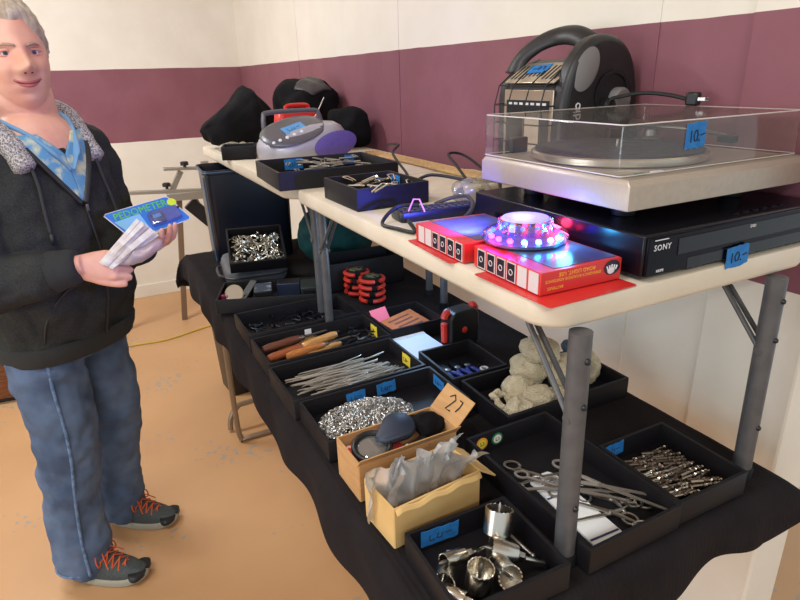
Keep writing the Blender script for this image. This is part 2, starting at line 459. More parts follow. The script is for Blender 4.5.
t = tray('tray', 'small black tray at the near corner holding the round hole saws', 0.428, 0.583, 0.194, 0.172, -0.028)
tape(t, inner_back(.194, .172, -.035, .03, -.03), .07, .03, marks=SCRIB, seed=1)
HOLE = t
t = tray('tray', 'long black tray of scissors with an orange and a green round sticker', 0.668, 0.672, 0.206, 0.344, 0.006)
SCIS = t
for (x, c1, c2) in ((-.068, 'orange_sticker', 'cream_paper'), (-.030, 'green_sticker', 'cream_paper')):
    if c1 not in MATS:
        mat(c1, (238, 160, 50) if 'orange' in c1 else (40, 130, 90), 0.7)
    if 'cream_paper' not in MATS: mat('cream_paper', (238, 232, 214), 0.8)
    m = inner_back(.206, .344, x, .030)
    s = MB().lathe([(0.0135, 0), (0.0135, .0008)], 24, m).build('round_sticker', c1, t); 
    MB().lathe([(0.0095, 0.0008), (0.0095, .0013)], 24, m).build('sticker_centre', 'cream_paper' if 'green' in c1 else 'yellow_paper', s)
    MB().tube([(-.004, .004, .0016), (-.004, -.004, .0016), (.001, -.003, .0016)], .0006, 5).tube([(.002, .004, .0016), (.004, 0, .0016), (.003, -.004, .0016)], .0006, 5).xf(m).build('sticker_mark', 'ink', s)
t = tray('tray', 'small black tray of drill bits against the wall side at the near end', 0.861, 0.599, 0.176, 0.190, -0.01)
tape(t, inner_back(.176, .190, -.055, .034, .05), .052, .028, marks=SCRIB, seed=2)
t = tray('tray', 'black tray of fluffy cream wool pads near the wall', 0.862, 0.955, 0.352, 0.188, -0.01)
t = tray('tray', 'small dark tray with blue handled pliers in front of the standing tool case', 0.754, 1.150, 0.160, 0.178, -0.02)
t = tray('tray', 'black tray holding a heap of silver chain with three blue tape labels', 0.489, 1.060, 0.345, 0.184, 0.005)
tape(t, inner_back(.345, .184, -.035, .027, .06), .048, .028, marks=SCRIB, seed=3)
tape(t, inner_back(.345, .184, .045, .029, .04), .05, .030, marks=SCRIB, seed=4)
tape(t, inner_right(.345, .184, .035, .03, -.05), .05, .026, marks=SCRIB, seed=5)
t = tray('tray', 'black tray full of long thin silver picks with a yellow end label', 0.479, 1.257, 0.350, 0.196, 0.02)
tape(t, inner_right(.350, .196, -.01, .028), .042, .030, 'yellow_paper', SCRIB, 6, 'paper_label')
t = tray('tray', 'black tray of wooden handled chisels and loose scissors with a yellow end label', 0.485, 1.462, 0.354, 0.184, 0.01)
tape(t, inner_right(.354, .184, .005, .029), .042, .032, 'yellow_paper', SCRIB, 7, 'paper_label')
t = tray('tray', 'black tray of dark small bits just beyond the chisel tray', 0.484, 1.675, 0.350, 0.190, 0.0)
t = tray('tray', 'angled black tray holding a round mirror and small black boxes', 0.478, 1.948, 0.350, 0.19, -0.36, 0.05, TZ)
t = tray('tray', 'small black tray with an orange card and pink slip beyond the white pad', 0.760, 1.482, 0.186, 0.168, 0.02)
# ---------------------------------------------------------------- on the upper tables
mat('dvd_black', (12, 10, 17), 0.25, spec=.35)
mat('dvd_panel', (12, 9, 19), 0.2, spec=.12)
mat('label_white', (225, 225, 230), 0.6)
mat('champagne', (176, 162, 146), 0.38, 0.35, col2=(170, 156, 140), scale=90, stretch=(1, 12, 1))
mat('champagne_dark', (150, 138, 122), 0.45, 0.2)
mat('platter_rim', (205, 198, 184), 0.25, 0.9)
mat('rubber_mat', (44, 42, 46), 0.6)
clear_mat('lid_clear', (246, 243, 240), 0.06, 0.08, 0.035, (225, 220, 215))
mat('record_ring', (30, 28, 32), 0.5)
UZ = ZU + 0.0005

# video player
d = thing('video_player', 'black video disc player with a blue price tape, lying under the turntable', 'video player', (0.892, 0.776, UZ))
b = MB().box((0, 0, 0.0375), (0.43, 0.425, 0.063)).build('casing', 'dvd_black', d, bevel=0.003)
MB().box((0, -0.2145, 0.0375), (0.424, 0.006, 0.058)).build('front_panel', 'dvd_panel', d, bevel=0.002)
p = MB().box((0.03, -0.2178, 0.046), (0.36, 0.002, 0.026)).build('disc_drawer', 'dvd_black', d, bevel=0.0008)
MB().box((0.04, -0.2176, 0.0165), (0.33, 0.0012, 0.018)).build('flap', 'dvd_black', d, bevel=0.0006)
for k in range(6):
    MB().box((0.012+k*0.024, -0.19, 0.0695), (0.013, 0.007, 0.0022)).build('button', 'dvd_panel', d, bevel=0.0006)
FR = Matrix.Translation((0, -0.2179, 0)) @ Euler((pi/2, 0, 0)).to_matrix().to_4x4()
text_mb('SONY', 0.0125, spacing=1.1).xf(FR @ Matrix.Translation((-0.183, 0.050, 0))).build('brand_lettering', 'label_white', d, smooth=0)
text_mb('HDMI', 0.0060).xf(FR @ Matrix.Translation((-0.183, 0.0145, 0))).build('port_lettering', 'label_white', d, smooth=0)
text_mb('DVD', 0.0065).xf(Matrix.Translation((0, -0.219, 0)) @ Euler((pi/2, 0, 0)).to_matrix().to_4x4() @ Matrix.Translation((0.02, 0.054, 0))).build('disc_lettering', 'label_white', p, smooth=0)
MB().box((-0.187, -0.2186, 0.062), (0.028, 0.0006, 0.0012)).build('trim_line', 'label_white', d, smooth=0)
for x in (-.17, .17):
    for y in (-.17, .17): MB().lathe([(0.014, 0), (0.016, 0.004), (0.016, 0.0065)], 16, place((x, y, 0))).build('foot', 'black_rubber', d)
TEN = [[(-.26, .22), (-.26, -.25)], [(-.05, .2), (-.13, 0), (-.07, -.22), (.03, -.2), (.08, .02), (.02, .2), (-.05, .2)], [(.14, -.18), (.16, -.24)], [(.22, -.02), (.42, .03)]]
tape(d, Matrix.Translation((-0.012, -0.2215, 0.010)) @ Euler((pi/2, 0, 0)).to_matrix().to_4x4() @ Matrix.Rotation(0.06, 4, 'Z'), .052, .034, marks=TEN, seed=11, name='price_tape')

# turntable
t = thing('turntable', 'champagne coloured record turntable under a clear dust cover with a blue price tape', 'turntable', (0.892, 0.785, ZU+0.0715))
pl = MB().loft([[(x*k, y*q, z) for x, y in rrect(.43, .37, .004, 2)] for k, q, z in ((.985, .98, .025), (1, 1, .027), (1, 1, .062), (.985, .965, .0695), (.98, .96, .0705))])
pl.build('plinth', 'champagne', t, smooth=30)
MB().box((0, -0.158, 0.0709), (0.42, 0.038, 0.0012)).build('control_strip', 'champagne_dark', t, bevel=0.0004)
MB().box((-0.165, -0.155, 0.0727), (0.014, 0.01, 0.003)).build('power_button', 'green_button', t, bevel=.0008) if mat('green_button', (52, 110, 96), .4) else None
MB().box((-0.128, -0.155, 0.0727), (0.022, 0.008, 0.003)).build('speed_button', 'label_white', t, bevel=.0008)
PC = (-0.035, 0.015)
MB().lathe([(.148, .0705), (.153, .0735), (.153, .083), (.150, .0855), (.02, .0855)], 64, place((PC[0], PC[1], 0))).build('platter', 'platter_rim', t)
mt_ = MB().lathe([(.146, .0856), (.146, .0885), (.132, .0885), (.130, .0875), (.10, .0875), (.098, .0885), (.07, .0885), (.068, .0875), (.04, .0875), (.038, .0885), (.004, .0885)], 64, place((PC[0], PC[1], 0))).build('rubber_mat', 'rubber_mat', t)
MB().lathe([(.003, .088), (.003, .1), (.001, .102)], 12, place((PC[0], PC[1], 0))).build('spindle', 'bright_steel', t)
a = MB().lathe([(.024, .0705), (.024, .084), (.014, .088), (.012, .1), (.004, .102)], 24, place((.165, .115, 0))).build('tonearm_base', 'dull_steel', t)
MB().tube(catmull([(.168, .15, .106), (.165, .115, .106), (.155, .0, .106), (.12, -.085, .104)], 5), .0042, 8).build('tonearm', 'dull_steel', t)
MB().box((.112, -.097, .1), (.018, .03, .012), ).build('headshell', 'black_plastic', t, bevel=.002)
MB().cyl((.169, .146, .106), (.17, .17, .106), .012, 16).build('counterweight', 'dull_steel', t)
# lid: open-bottomed clear box
o = rrect(.424, .345, .008, 4); i = rrect(.419, .340, .006, 4)
LZ0, LZ1 = .0725, .1465
lid = MB().loft([[(x, y, LZ0) for x, y in o], [(x, y, LZ1-.003) for x, y in o], [(x*.992, y*.99, LZ1) for x, y in o]], cap=False)
lid.loft([[(x*.992, y*.99, LZ1) for x, y in o], [(x*.4, y*.4, LZ1) for x, y in o], [(x*.02, y*.02, LZ1) for x, y in o]], cap=False)
lo = lid.build('dust_cover', 'lid_clear', t, smooth=30); lo.location = (0, .010, 0)
rim = MB().tube([(x*.993, y*.991, LZ1-.0006) for x, y in o], .0010, 6, True).tube([(x, y, LZ0+.001) for x, y in o], .0008, 6, True)
ro = rim.build('cover_edge', 'lid_edge', lo) if mat('lid_edge', (232, 226, 218), .3, alpha=.75) else None
tape(lo, Matrix.Translation((-0.062, -0.1735, 0.1225)) @ Euler((pi/2, 0, 0)).to_matrix().to_4x4() @ Matrix.Rotation(.05, 4, 'Z'), .044, .038, marks=TEN, seed=12, name='price_tape')
for x in (-.13, .13): MB().box((x, .179, .085), (.04, .010, .03)).build('hinge', 'black_plastic', t, bevel=.003)
for x in (-.135, .135):
    for y in (-.105, .12): MB().lathe([(.018, -.0012), (.019, .004), (.019, .018), (.016, .026)], 20, place((x, y, 0))).build('foot', 'black_rubber', t)

# black power cord looped over the cover, its plug resting by the wall
b = MB().tube(catmull([(1.03, 1.0, 1.47), (1.02, .985, 1.515), (1.035, .965, 1.525), (1.06, .93, 1.531), (1.08, .885, 1.527), (1.092, .85, 1.519)], 8), .0042, 8)
c = thing('power_cord', 'black power cord with a flat plug lying along the back of the dust cover', 'power cord', (1.0, .9, 1.5)); M0 = Matrix.Translation((-1.0, -.9, -1.5))
b.xf(M0).build('cable', 'black_rubber', c)
MB().box((0, 0, 0), (.018, .026, .026), place((1.095, .838, 1.5195), .2)).xf(M0).build('plug', 'black_plastic', c, bevel=.004)
for s in (-.005, .005): MB().box((0, 0, 0), (.0016, .015, .006), place((1.098+s, .818, 1.5195), .2)).xf(M0).build('prong', 'steel', c)

# gas heater behind the turntable
mat('heater_black', (34, 33, 35), .42, col2=(28, 27, 29), scale=80)
mat('heater_grey', (112, 108, 106), .45)
mat('chrome_panel', (205, 192, 172), .3, .85)
hz = UZ
H = thing('gas_heater', 'black portable gas heater with carry handle and wire guard, standing behind the turntable', 'heater', (1.015, 1.125, hz))
# side profile in (x,z), x towards the wall: rounded back, sloped front
prof = catmull([(-.10, .01), (-.105, .12), (-.103, .25), (-.085, .285), (-.03, .315), (.03, .318), (.085, .28), (.105, .20), (.105, .10), (.095, .01)], 4)
prof = [(p.x, p.y) for p in [Vector((q[0], q[1], 0)) for q in prof]] if False else [(q[0], q[1]) for q in [(-.10, .01), (-.105, .12), (-.104, .24), (-.098, .268), (-.04, .305), (.0, .318), (.05, .312), (.085, .285), (.105, .235), (.108, .17), (.105, .08), (.095, .01)]]
XZ = Matrix(((1, 0, 0, 0), (0, 0, -1, 0), (0, 1, 0, 0), (0, 0, 0, 1)))
MB().prism([(x*.94, z*.985+.003) for x, z in prof], -.088, .088, XZ).build('body', 'heater_black', H, bevel=.004)
prof_far = [(x*1.0, z) for x, z in prof]
MB().prism(prof_far, -.016, .016, Matrix.Translation((0, .10, 0)) @ XZ).build('end_shell', 'heater_black', H, bevel=.010, seg=3)
# near end: a big rounded shell that runs up into the handle
prof_near = catmull([(-.098, .01, 0), (-.105, .10, 0), (-.104, .22, 0), (-.085, .295, 0), (-.045, .345, 0), (.0, .362, 0), (.05, .352, 0), (.090, .315, 0), (.112, .25, 0), (.118, .18, 0), (.112, .09, 0), (.095, .01, 0)], 4)
MB().prism([(q[0], q[1]) for q in prof_near], -.024, .024, Matrix.Translation((0, -.094, 0)) @ XZ).build('end_shell', 'heater_black', H, bevel=.016, seg=4)
MB().lathe([(.026, 0), (.027, .003), (.020, .006), (.001, .007)], 28, frame((-.050, -.1185, .292), (-.25, -1, .1), (.45, 0, 1)) @ Matrix.Diagonal((1.75, .95, 1, 1))).build('end_badge', 'heater_grey', H)
# recessed gas inlet on the near end
MB().lathe([(.052, 0), (.052, .004), (.044, .004), (.042, -.002), (.001, -.002)], 32, Matrix.Translation((.032, -.1185, .238)) @ Euler((pi/2, 0, 0)).to_matrix().to_4x4()).build('gas_socket', 'black_rubber', H)
kn = MB().lathe([(.026, 0), (.026, .018), (.022, .024), (.001, .024)], 20, Matrix.Translation((.046, -.116, .228)) @ Euler((pi/2, 0, 0)).to_matrix().to_4x4())
kn.build('regulator_knob', 'heater_grey', H, bevel=.002)
MB().lathe([(.018, 0), (.018, .02), (.012, .024), (.001, .024)], 18, Matrix.Translation((.012, -.116, .215)) @ Euler((pi/2, 0, 0)).to_matrix().to_4x4()).build('valve', 'black_plastic', H)
text_mb('dio', .030, .0006).xf(Matrix.Translation((-.066, -.1188, .208)) @ Euler((pi/2, 0, 0)).to_matrix().to_4x4() @ Matrix.Rotation(pi/2+.1, 4, 'Z')).build('brand_lettering', 'label_white', H, smooth=0)
# handle: arch running along the top from end to end
hp = catmull([(-.06, .112, .285), (-.045, .105, .32), (-.02, .07, .352), (.0, .02, .366), (.0, -.04, .360), (.0, -.088, .332)], 8)
MB().tube(hp, [.030, .029, .028, .027, .026, .025, .024, .023]+[.023]*(len(hp)-16)+[.023, .024, .025, .026, .026, .026, .025, .024], 16, flat=.55).build('handle', 'heater_black', H, smooth=180)
# chrome front and the slots in it
MB().box((0, 0, 0), (.004, .172, .235), place((-.104, 0, .135))).build('front_panel', 'chrome_panel', H, bevel=.0015)
tm = place((-.075, 0, .287), 0, 0, -.57)
tp = MB().box((0, 0, 0), (.075, .172, .004), tm).build('top_panel', 'chrome_panel', H, bevel=.0015)
for k in range(12):
    y = -.075+k*.0136
    MB().box((0, y, .0022), (.03 if 3 < k < 8 else .05, .005, .001), tm).build('vent_slot', 'black_rubber', tp)
tape(tp, tm @ Matrix.Translation((.012, .012, .0028)) @ Matrix.Rotation(pi/2+.1, 4, 'Z'), .062, .032, marks=SCRIB, seed=13, name='price_tape')
gw = MB().box((-.1065, 0, .15), (.002, .15, .16))
gw.build('burner_recess', 'black_rubber', H)
for k in range(7): MB().box((-.1078, -.06+k*.02, .2225), (.0012, .012, .005)).build('reflector_slot', 'label_white', H)
MB().box((-.108, -.02, .14), (.003, .06, .11)).build('burner_tile', 'heater_tile', H, bevel=.001) if mat('heater_tile', (196, 182, 160), .7) else None
wg = MB()
for z in (.06, .10, .14, .18, .22): wg.tube([(-.098, -.088, z), (-.135, -.085, z), (-.14, 0, z), (-.135, .085, z), (-.098, .088, z)], .0016, 6)
for y in (-.082, -.03, .03, .082): wg.tube([(-.136+abs(y)*.02-.003, y, .05), (-.139+abs(y)*.02, y, .22), (-.125, y, .262), (-.085, y, .292)], .0016, 6)
wg.tube([(-.125, -.084, .262), (-.125, .084, .262)], .0016, 6)
wg.build('wire_guard', 'black_rubber', H)

# boxes for the lights, and the flashing light
mat('carton_red', (206, 44, 40), .4, coat=.2)
mat('carton_art', (96, 104, 126), .3, col2=(56, 52, 84), scale=9, coat=.3)
mat('window_dark', (22, 22, 40), .3)
mat('pale_strip', (206, 196, 196), .5)
mat('gold_print', (236, 176, 70), .5)
def light_box(label, cx, cy, w, dp, gap_first, loc_rz):
    o = thing('carton', label, 'box', (cx, cy, UZ+.0022), loc_rz)
    h = .033
    MB().box((0, 0, h/2), (w, dp, h)).build('carton_body', 'carton_red', o, bevel=.0012)
    MB().box((.012, 0, h+.0004), (w*.78, dp*.9, .0008)).build('picture_panel', 'carton_art', o)
    x = -w/2-.0004
    ys = [dp*(-.5+.09+.155*k) for k in range(6)]
    order = ys if gap_first else ys[::-1]
    for k, y in enumerate(order):
        pale = k < 2
        q = MB().box((x, y, h/2), (.001, dp*.128, h*.9)).build('side_window', 'pale_strip', o)
        if not pale:
            q2 = MB().box((x-.0004, y, h/2), (.001, dp*.106, h*.8)).build('dark_picture', 'window_dark', q)
            rr = MB().torus(.0042, .0008, 14, 5, Matrix.Translation((x-.001, y, h*.5)) @ Euler((0, -pi/2, 0)).to_matrix().to_4x4())
            rr.build('round_symbol', 'pale_strip', q)
    return o
A = light_box('red carton with dark windows, the farther of the two by the flashing light', .587, .856, .150, .170, False, -.03)
Bx = light_box('red carton with gold lettering, directly under the flashing light', .590, .672, .148, .166, True, -.02)
upm = Matrix.Translation((.0, -.0833, .0)) @ Euler((pi/2, 0, 0)).to_matrix().to_4x4() @ Matrix.Rotation(pi, 4, 'Z')
for txt, sz, x, z in (('ROAD LIGHT, USE', .0082, .010, -.0265), ('EMERGENCY-ROADSIDE ASSISTANCE', .0060, .016, -.0190), ('BATTERIES', .0060, .048, -.0085)):
    text_mb(txt, sz, .0002).xf(upm @ Matrix.Translation((x, z, 0))).build('gold_lettering', 'gold_print', Bx, smooth=0)
sp = MB().lathe([(.0125, 0), (.0125, .0006)], 20, Matrix.Translation((.055, -.0833, .021)) @ Euler((pi/2, 0, 0)).to_matrix().to_4x4() @ Matrix.Diagonal((1.2, .9, 1, 1))).build('round_mark', 'window_dark', Bx)
hb = MB()
for k in range(5): hb.tube([(.051+k*.0035-.004, -.0842, .0175), (.0505+k*.0048-.006, -.0842, .026-abs(k-2)*.0012)], .0013, 5)
hb.sphere((.053, -.0842, .0165), (.007, .0008, .005), 10, 6).build('hand_symbol', 'label_white', sp)
fl = MB().prism(rrect(.165, .17, .003, 2), 0, .0012).build('cardboard_sheet', 'carton_red', None, loc=(.580, .640, UZ), rz=.03)
tag(fl, 'flat red card sheet lying under the carton with gold lettering', 'card')
fl2 = MB().prism(rrect(.165, .165, .003, 2), 0, .0012).build('cardboard_sheet', 'carton_red', None, loc=(.580, .868, UZ), rz=-.06)
tag(fl2, 'flat red card sheet peeping out under the farther red carton', 'card')

clear_mat('dome_clear', (240, 240, 250), .12, .03, .03)
mat('puck_base', (60, 50, 90), .4)
L = thing('flashing_light', 'round clear road flare flashing blue and red on top of a red carton', 'light', (.600, .734, UZ+.0022+.0345)); L.scale = (1.1, 1.1, 1.0)
MB().lathe([(.056, 0), (.06, .003), (.058, .006), (.001, .0065)], 40).build('base', 'puck_base', L)
MB().lathe([(.061, .002), (.0635, .008), (.061, .015), (.054, .019), (.046, .0195), (.041, .023), (.0395, .034), (.036, .0365)], 48, cap=False).build('clear_rim', 'dome_clear', L)
MB().lathe([(.0355, .0365), (.033, .039), (.001, .0395)], 36).build('top_cap', 'cap_milky', L) if mat('cap_milky', (196, 180, 216), .5) else None
rb = MB()
for k in range(24):
    a_ = 2*pi*k/24; rb.box((0, 0, 0), (.003, .0016, .018), Matrix.Translation((.038*cos(a_), .038*sin(a_), .027)) @ Matrix.Rotation(a_, 4, 'Z'))
rb.build('ribbing', 'dome_clear', L)
cols = [('led_blue', (20, 40, 255), 30), ('led_cyan', (60, 190, 255), 26), ('led_red', (255, 20, 60), 26), ('led_magenta', (255, 40, 200), 24)]
for n_, c_, e_ in cols: mat(n_, c_, .4, emit=e_)
seq = ['led_cyan', 'led_red', 'led_magenta', 'led_magenta', 'led_red', 'led_blue', 'led_cyan', 'led_cyan']
for k in range(16):
    a_ = 2*pi*k/16+.1
    # near side (towards the viewer) cyan and blue, left magenta, far right red
    deg = math.degrees(a_) % 360
    n_ = 'led_red' if (deg < 60 or deg > 340) else 'led_blue' if deg < 150 else 'led_magenta' if deg < 225 else 'led_cyan' if deg < 300 else 'led_blue'
    MB().sphere((.051*cos(a_), .051*sin(a_), .0115), .0042, 8, 6).build('lamp_bead', n_, L)
for k in range(8):
    a_ = 2*pi*k/8; MB().sphere((.028*cos(a_), .028*sin(a_), .026), .0032, 8, 6).build('lamp_bead', 'led_blue', L)
def glow(loc, col, e, r=.01):
    l = bpy.data.lights.new('flare_and_fill_glow', 'POINT'); l.energy = e; l.color = col; l.shadow_soft_size = r
    o = bpy.data.objects.new('flare_and_fill_glow', l); COL.objects.link(o); o.location = loc
fz = UZ+.06
def beam(loc, to, col, e, ang, r=.012):
    l = bpy.data.lights.new('flare_beam', 'SPOT'); l.energy = e; l.color = col; l.shadow_soft_size = r; l.spot_size = radians(ang); l.spot_blend = .8
    o = bpy.data.objects.new('flare_beam', l); COL.objects.link(o); o.location = loc
    o.rotation_euler = (Vector(to)-Vector(loc)).to_track_quat('-Z', 'Y').to_euler()
glow((.60, .742, fz+.03), (.08, .10, 1.0), 0.45, .02)
glow((.80, 1.45, 1.07), (.42, .66, 1.0), 2.0, .05)  # added blue-white fill under the upper table, not from the flare
beam((.565, .80, fz+.006), (.30, 2.2, 1.36), (.06, .08, 1.0), 16, 130)
glow((.668, .735, fz-.006), (1.0, .05, .12), .16)
glow((.628, .668, fz-.004), (.05, .45, 1.0), .24)
glow((.536, .735, fz-.008), (1.0, .05, .6), .08)

# -------- trays on the upper tables
t = tray('tray', 'long black tray in front of the portable stereo, with two blue tape labels', .636, 1.742, .362, .30, -.05, .052, UZ)
tape(t, inner_back(.362, .30, -.06, .032, .05), .06, .034, marks=SCRIB, seed=21)
tape(t, inner_back(.362, .30, .13, .032), .034, .030, marks=SCRIB, seed=22)
LONGT = t
t = tray('tray', 'small black tray of silver hardware beside the keypad, with one blue tape label', .618, 1.343, .192, .208, .01, .052, UZ)
tape(t, inner_right(.192, .208, .055, .033), .05, .03, marks=SCRIB, seed=23)
t = tray('tray', 'small black tray tucked beside the left end of the stereo', .535, 2.43, .13, .12, -.3, .05, UZ)

# silver hardware
def bit(kind, l=.03, r=.0028):
    b = MB()
    if kind == 'bolt': b.cyl((-l/2, 0, 0), (l/2, 0, 0), r, 8).lathe([(r*2, 0), (r*2, r*1.2)], 6, frame((l/2, 0, 0), (1, 0, 0), (0, 1, 0)))
    if kind == 'nut': b.torus(r*1.7, r*.8, 6, 4)
    if kind == 'clip': b.tube([(-l/2, -r, 0), (l/2, -r*2, 0), (l/2+.003, 0, 0), (l/2, r*2, 0), (-l/2, r, 0)], r*.6, 6)
    return b
def scatter(proto_mb, name, m, label, cat, group, pts, smooth=35):
    first = None
    for (x, y, z, rz, ry) in pts:
        if first is None:
            o = proto_mb.build(name, m, smooth=smooth); first = o
        else:
            o = first.copy(); COL.objects.link(o)
        o.location = (x, y, z); o.rotation_euler = (0, ry, rz)
        tag(o, label, cat, group)
R = random.Random(5)
scatter(bit('clip', .045, .004), 'metal_clip', 'bright_steel', 'loose silver clip piled in the tray beside the keypad', 'clip', 'silver clips in the upper tray',
        [(.618+R.gauss(.005, .035), 1.345+R.gauss(0, .035), UZ+.012+k*.0016, R.uniform(0, pi), R.uniform(-.25, .25)) for k in range(26)])
scatter(bit('clip', .05, .003), 'metal_clip', 'steel', 'loose silver clip lying in the long tray before the stereo', 'clip', 'silver clips in the long upper tray',
        [(.64+R.uniform(-.14, .14), 1.80+R.uniform(-.08, .06), UZ+.03+R.uniform(0, .016), R.uniform(0, pi), R.uniform(-.15, .15)) for k in range(34)])
# keypad and its cable
mat('cable_grey', (58, 56, 60), .5); mat('pink_wire', (236, 150, 150), .5); mat('tan_cord', (196, 160, 108), .6, col2=(176, 138, 88), scale=60)
mat('keys', (64, 62, 66), .5)
K = thing('keypad', 'black handheld keypad with rows of keys lying before the plug adapters', 'keypad', (.655, 1.105, UZ), -.10)
MB().loft([[(x*k, y*k, z) for x, y in rrect(.195, .062, .01, 4)] for k, z in ((.97, 0), (1, .004), (1, .016), (.97, .02))]).build('body', 'black_plastic', K)
for i in range(11):
    for j in range(3): MB().box((-.082+i*.0162, -.018+j*.018, .0212), (.011, .011, .0026)).build('key', 'keys', K, bevel=.0008)
w = MB().tube(catmull([(.57, 1.07, UZ+.006), (.54, 1.02, UZ+.02), (.535, .985, UZ+.006), (.52, 1.03, UZ+.005), (.515, 1.09, UZ+.005), (.56, 1.11, UZ+.03), (.60, 1.085, UZ+.034)], 8), .004, 8)
tag(w.build('cable', 'black_rubber'), 'black cable looping over the table front beside the farther red carton', 'cable')
w = MB().tube(catmull([(.60, 1.04, UZ+.005), (.66, 1.02, UZ+.006), (.72, 1.06, UZ+.02), (.745, 1.12, UZ+.03), (.735, 1.17, UZ+.02), (.70, 1.19, UZ+.006)], 8), .0045, 8)
tag(w.build('cable', 'cable_grey'), 'grey cable bent around the right end of the keypad', 'cable')
w = MB().tube([(.575, 1.085, UZ+.024), (.582, 1.075, UZ+.05), (.592, 1.068, UZ+.05), (.600, 1.06, UZ+.024)], .0018, 6)
tag(w.build('wire_clip', 'pink_wire'), 'small pink bent wire standing on the keypad', 'wire')
# plug adapters in a clear bag
clear_mat('bag_clear', (248, 246, 240), .16, .18, .14, (230, 226, 216))
mat('plug_beige', (196, 184, 164), .5)
pa = [(.815, 1.22, .35), (.79, 1.17, -.4), (.835, 1.16, .1)]
for k, (x, y, a_) in enumerate(pa):
    o = thing('plug_adapter', ['cream plug adapter at the back of the clear bag behind the keypad', 'cream plug adapter at the front of the clear bag behind the keypad', 'cream plug adapter nearest the turntable in the clear bag'][k], 'adapter', (x, y, UZ), a_)
    MB().box((0, 0, .0225), (.036, .03, .044)).build('body', 'plug_beige', o, bevel=.006, seg=3)
    MB().cyl((-.018, 0, .025), (-.036, .0, .025), .008, 12).build('cable_collar', 'black_rubber', o)
def crumple(o_pts, amp, sc, seed):
    out = []
    for p in o_pts:
        v = Vector(p); n = noise.noise_vector(v*sc+Vector((seed, seed*2.3, 0)))
        out.append(tuple(v+n*amp))
    return out
b = MB().sphere((0, 0, 0), (.062, .05, .03), 28, 18)
b.v = crumple(b.v, .012, 40, 3); b.v = [(x, y, max(z, -.0225)) for x, y, z in b.v]
tag(b.build('clear_bag', 'bag_clear', smooth=180, loc=(.812, 1.185, UZ+.024)), 'crumpled clear bag around the plug adapters behind the keypad', 'bag')
# cords lying along the back
def cord(pts, r, m, label, name='cable', k=8):
    return tag(MB().tube(catmull(pts, k), r, 8).build(name, m), label, 'cable')
cord([(.80, 1.18, UZ+.05), (.74, 1.27, UZ+.06), (.73, 1.36, UZ+.03), (.78, 1.48, UZ+.035), (.80, 1.60, UZ+.075), (.88, 1.72, UZ+.085), (.95, 1.95, UZ+.06)], .004, 'black_rubber', 'black cable running from the plug adapters past the long tray')
cord([(.83, 1.24, UZ+.035), (.86, 1.34, UZ+.06), (.90, 1.45, UZ+.08), (.96, 1.46, UZ+.07), (.97, 1.36, UZ+.03), (.95, 1.30, UZ+.006)], .0038, 'black_rubber', 'thin black cable arching up by the wall behind the plug adapters')
for k in range(4):
    cord([(1.035-.0145*k, 1.28, UZ+.007), (1.035-.0145*k, 1.38, UZ+.007), (1.025-.0145*k, 1.6, UZ+.007), (1.03-.0145*k, 1.85, UZ+.007), (1.015-.0145*k, 2.1, UZ+.007), (1.025-.0145*k, 2.2, UZ+.007)], .0065, 'tan_cord',
         'tan extension cord strand along the wall edge, %s' % ['nearest the wall', 'second from the wall', 'third from the wall', 'farthest from the wall'][k])

# portable stereo
mat('silver_case', (176, 174, 184), .4, .35); mat('purple_grille', (108, 92, 164), .5, .2, col2=(92, 78, 148), scale=300)
mat('grey_lid', (92, 90, 94), .32); mat('display_blue', (86, 150, 205), .4)
S = thing('portable_stereo', 'silver portable stereo with a purple oval speaker and a dark disc lid', 'stereo', (.735, 2.235, UZ), .16)
def srect(w, d, n=28, e=2.8): return [(w/2*math.copysign(abs(cos(2*pi*i/n))**(2/e), cos(2*pi*i/n)), d/2*math.copysign(abs(sin(2*pi*i/n))**(2/e), sin(2*pi*i/n))) for i in range(n)]
MB().loft([[(x*a, y*bb+oy, z) for x, y in srect(.35, .24)] for a, bb, z, oy in ((.90, .90, 0, 0), (.97, .98, .012, 0), (1, 1, .05, 0), (.98, .96, .09, .006), (.90, .84, .118, .014), (.78, .70, .131, .02))]).skew().build('case', 'silver_case', S, smooth=60)
fm_ = lambda x: Matrix.Translation((x, -.116, .056)) @ Euler((pi/2-.12, 0, 0)).to_matrix().to_4x4()
for x, nm in ((.075, 1),):
    g = MB().lathe([(1, 0), (1.0, .006), (.8, .010), (.4, .012), (.01, .0125)], 32, fm_(x) @ Matrix.Rotation(.18 if x > 0 else -.18, 4, 'Z') @ Matrix.Diagonal((.092, .046, 1, 1))).build('speaker_grille', 'purple_grille', S)
dl = MB().loft([[(x*a, y*bb+.0, z) for x, y in srect(.25, .185, 32, 2.3)] for a, bb, z in ((1, 1, 0), (.98, .97, .006), (.8, .78, .011), (.3, .3, .0125))]).xf(Matrix.Translation((-.055, -.030, .108)) @ Euler((.36, -.24, 0)).to_matrix().to_4x4())
d_ = dl.build('disc_lid', 'grey_lid', S, smooth=60)
tape(d_, Matrix.Translation((-.055, -.040, .119)) @ Euler((.36, -.24, 0)).to_matrix().to_4x4(), .085, .05, 'display_blue', SCRIB, 24, 'price_tape')
for k in range(6):
    a_ = 3.55+k*.2
    MB().lathe([(.006, 0), (.006, .004), (.004, .005), (.001, .005)], 12, Matrix.Translation((-.040+.138*cos(a_), -.010+.108*sin(a_), .066+.009*k)) @ Euler((.7, -.3, 0)).to_matrix().to_4x4()).build('button', 'label_white', S)
MB().lathe([(.014, -.004), (.014, .010), (.010, .013), (.001, .013)], 16, Matrix.Translation((-.150, .01, .085))).build('volume_knob', 'label_white', S)
MB().tube(catmull([(-.125, .062, .10), (-.118, .075, .155), (-.09, .08, .172), (.09, .08, .172), (.118, .075, .155), (.125, .062, .10)], 6), .009, 10).build('handle', 'grey_lid', S)
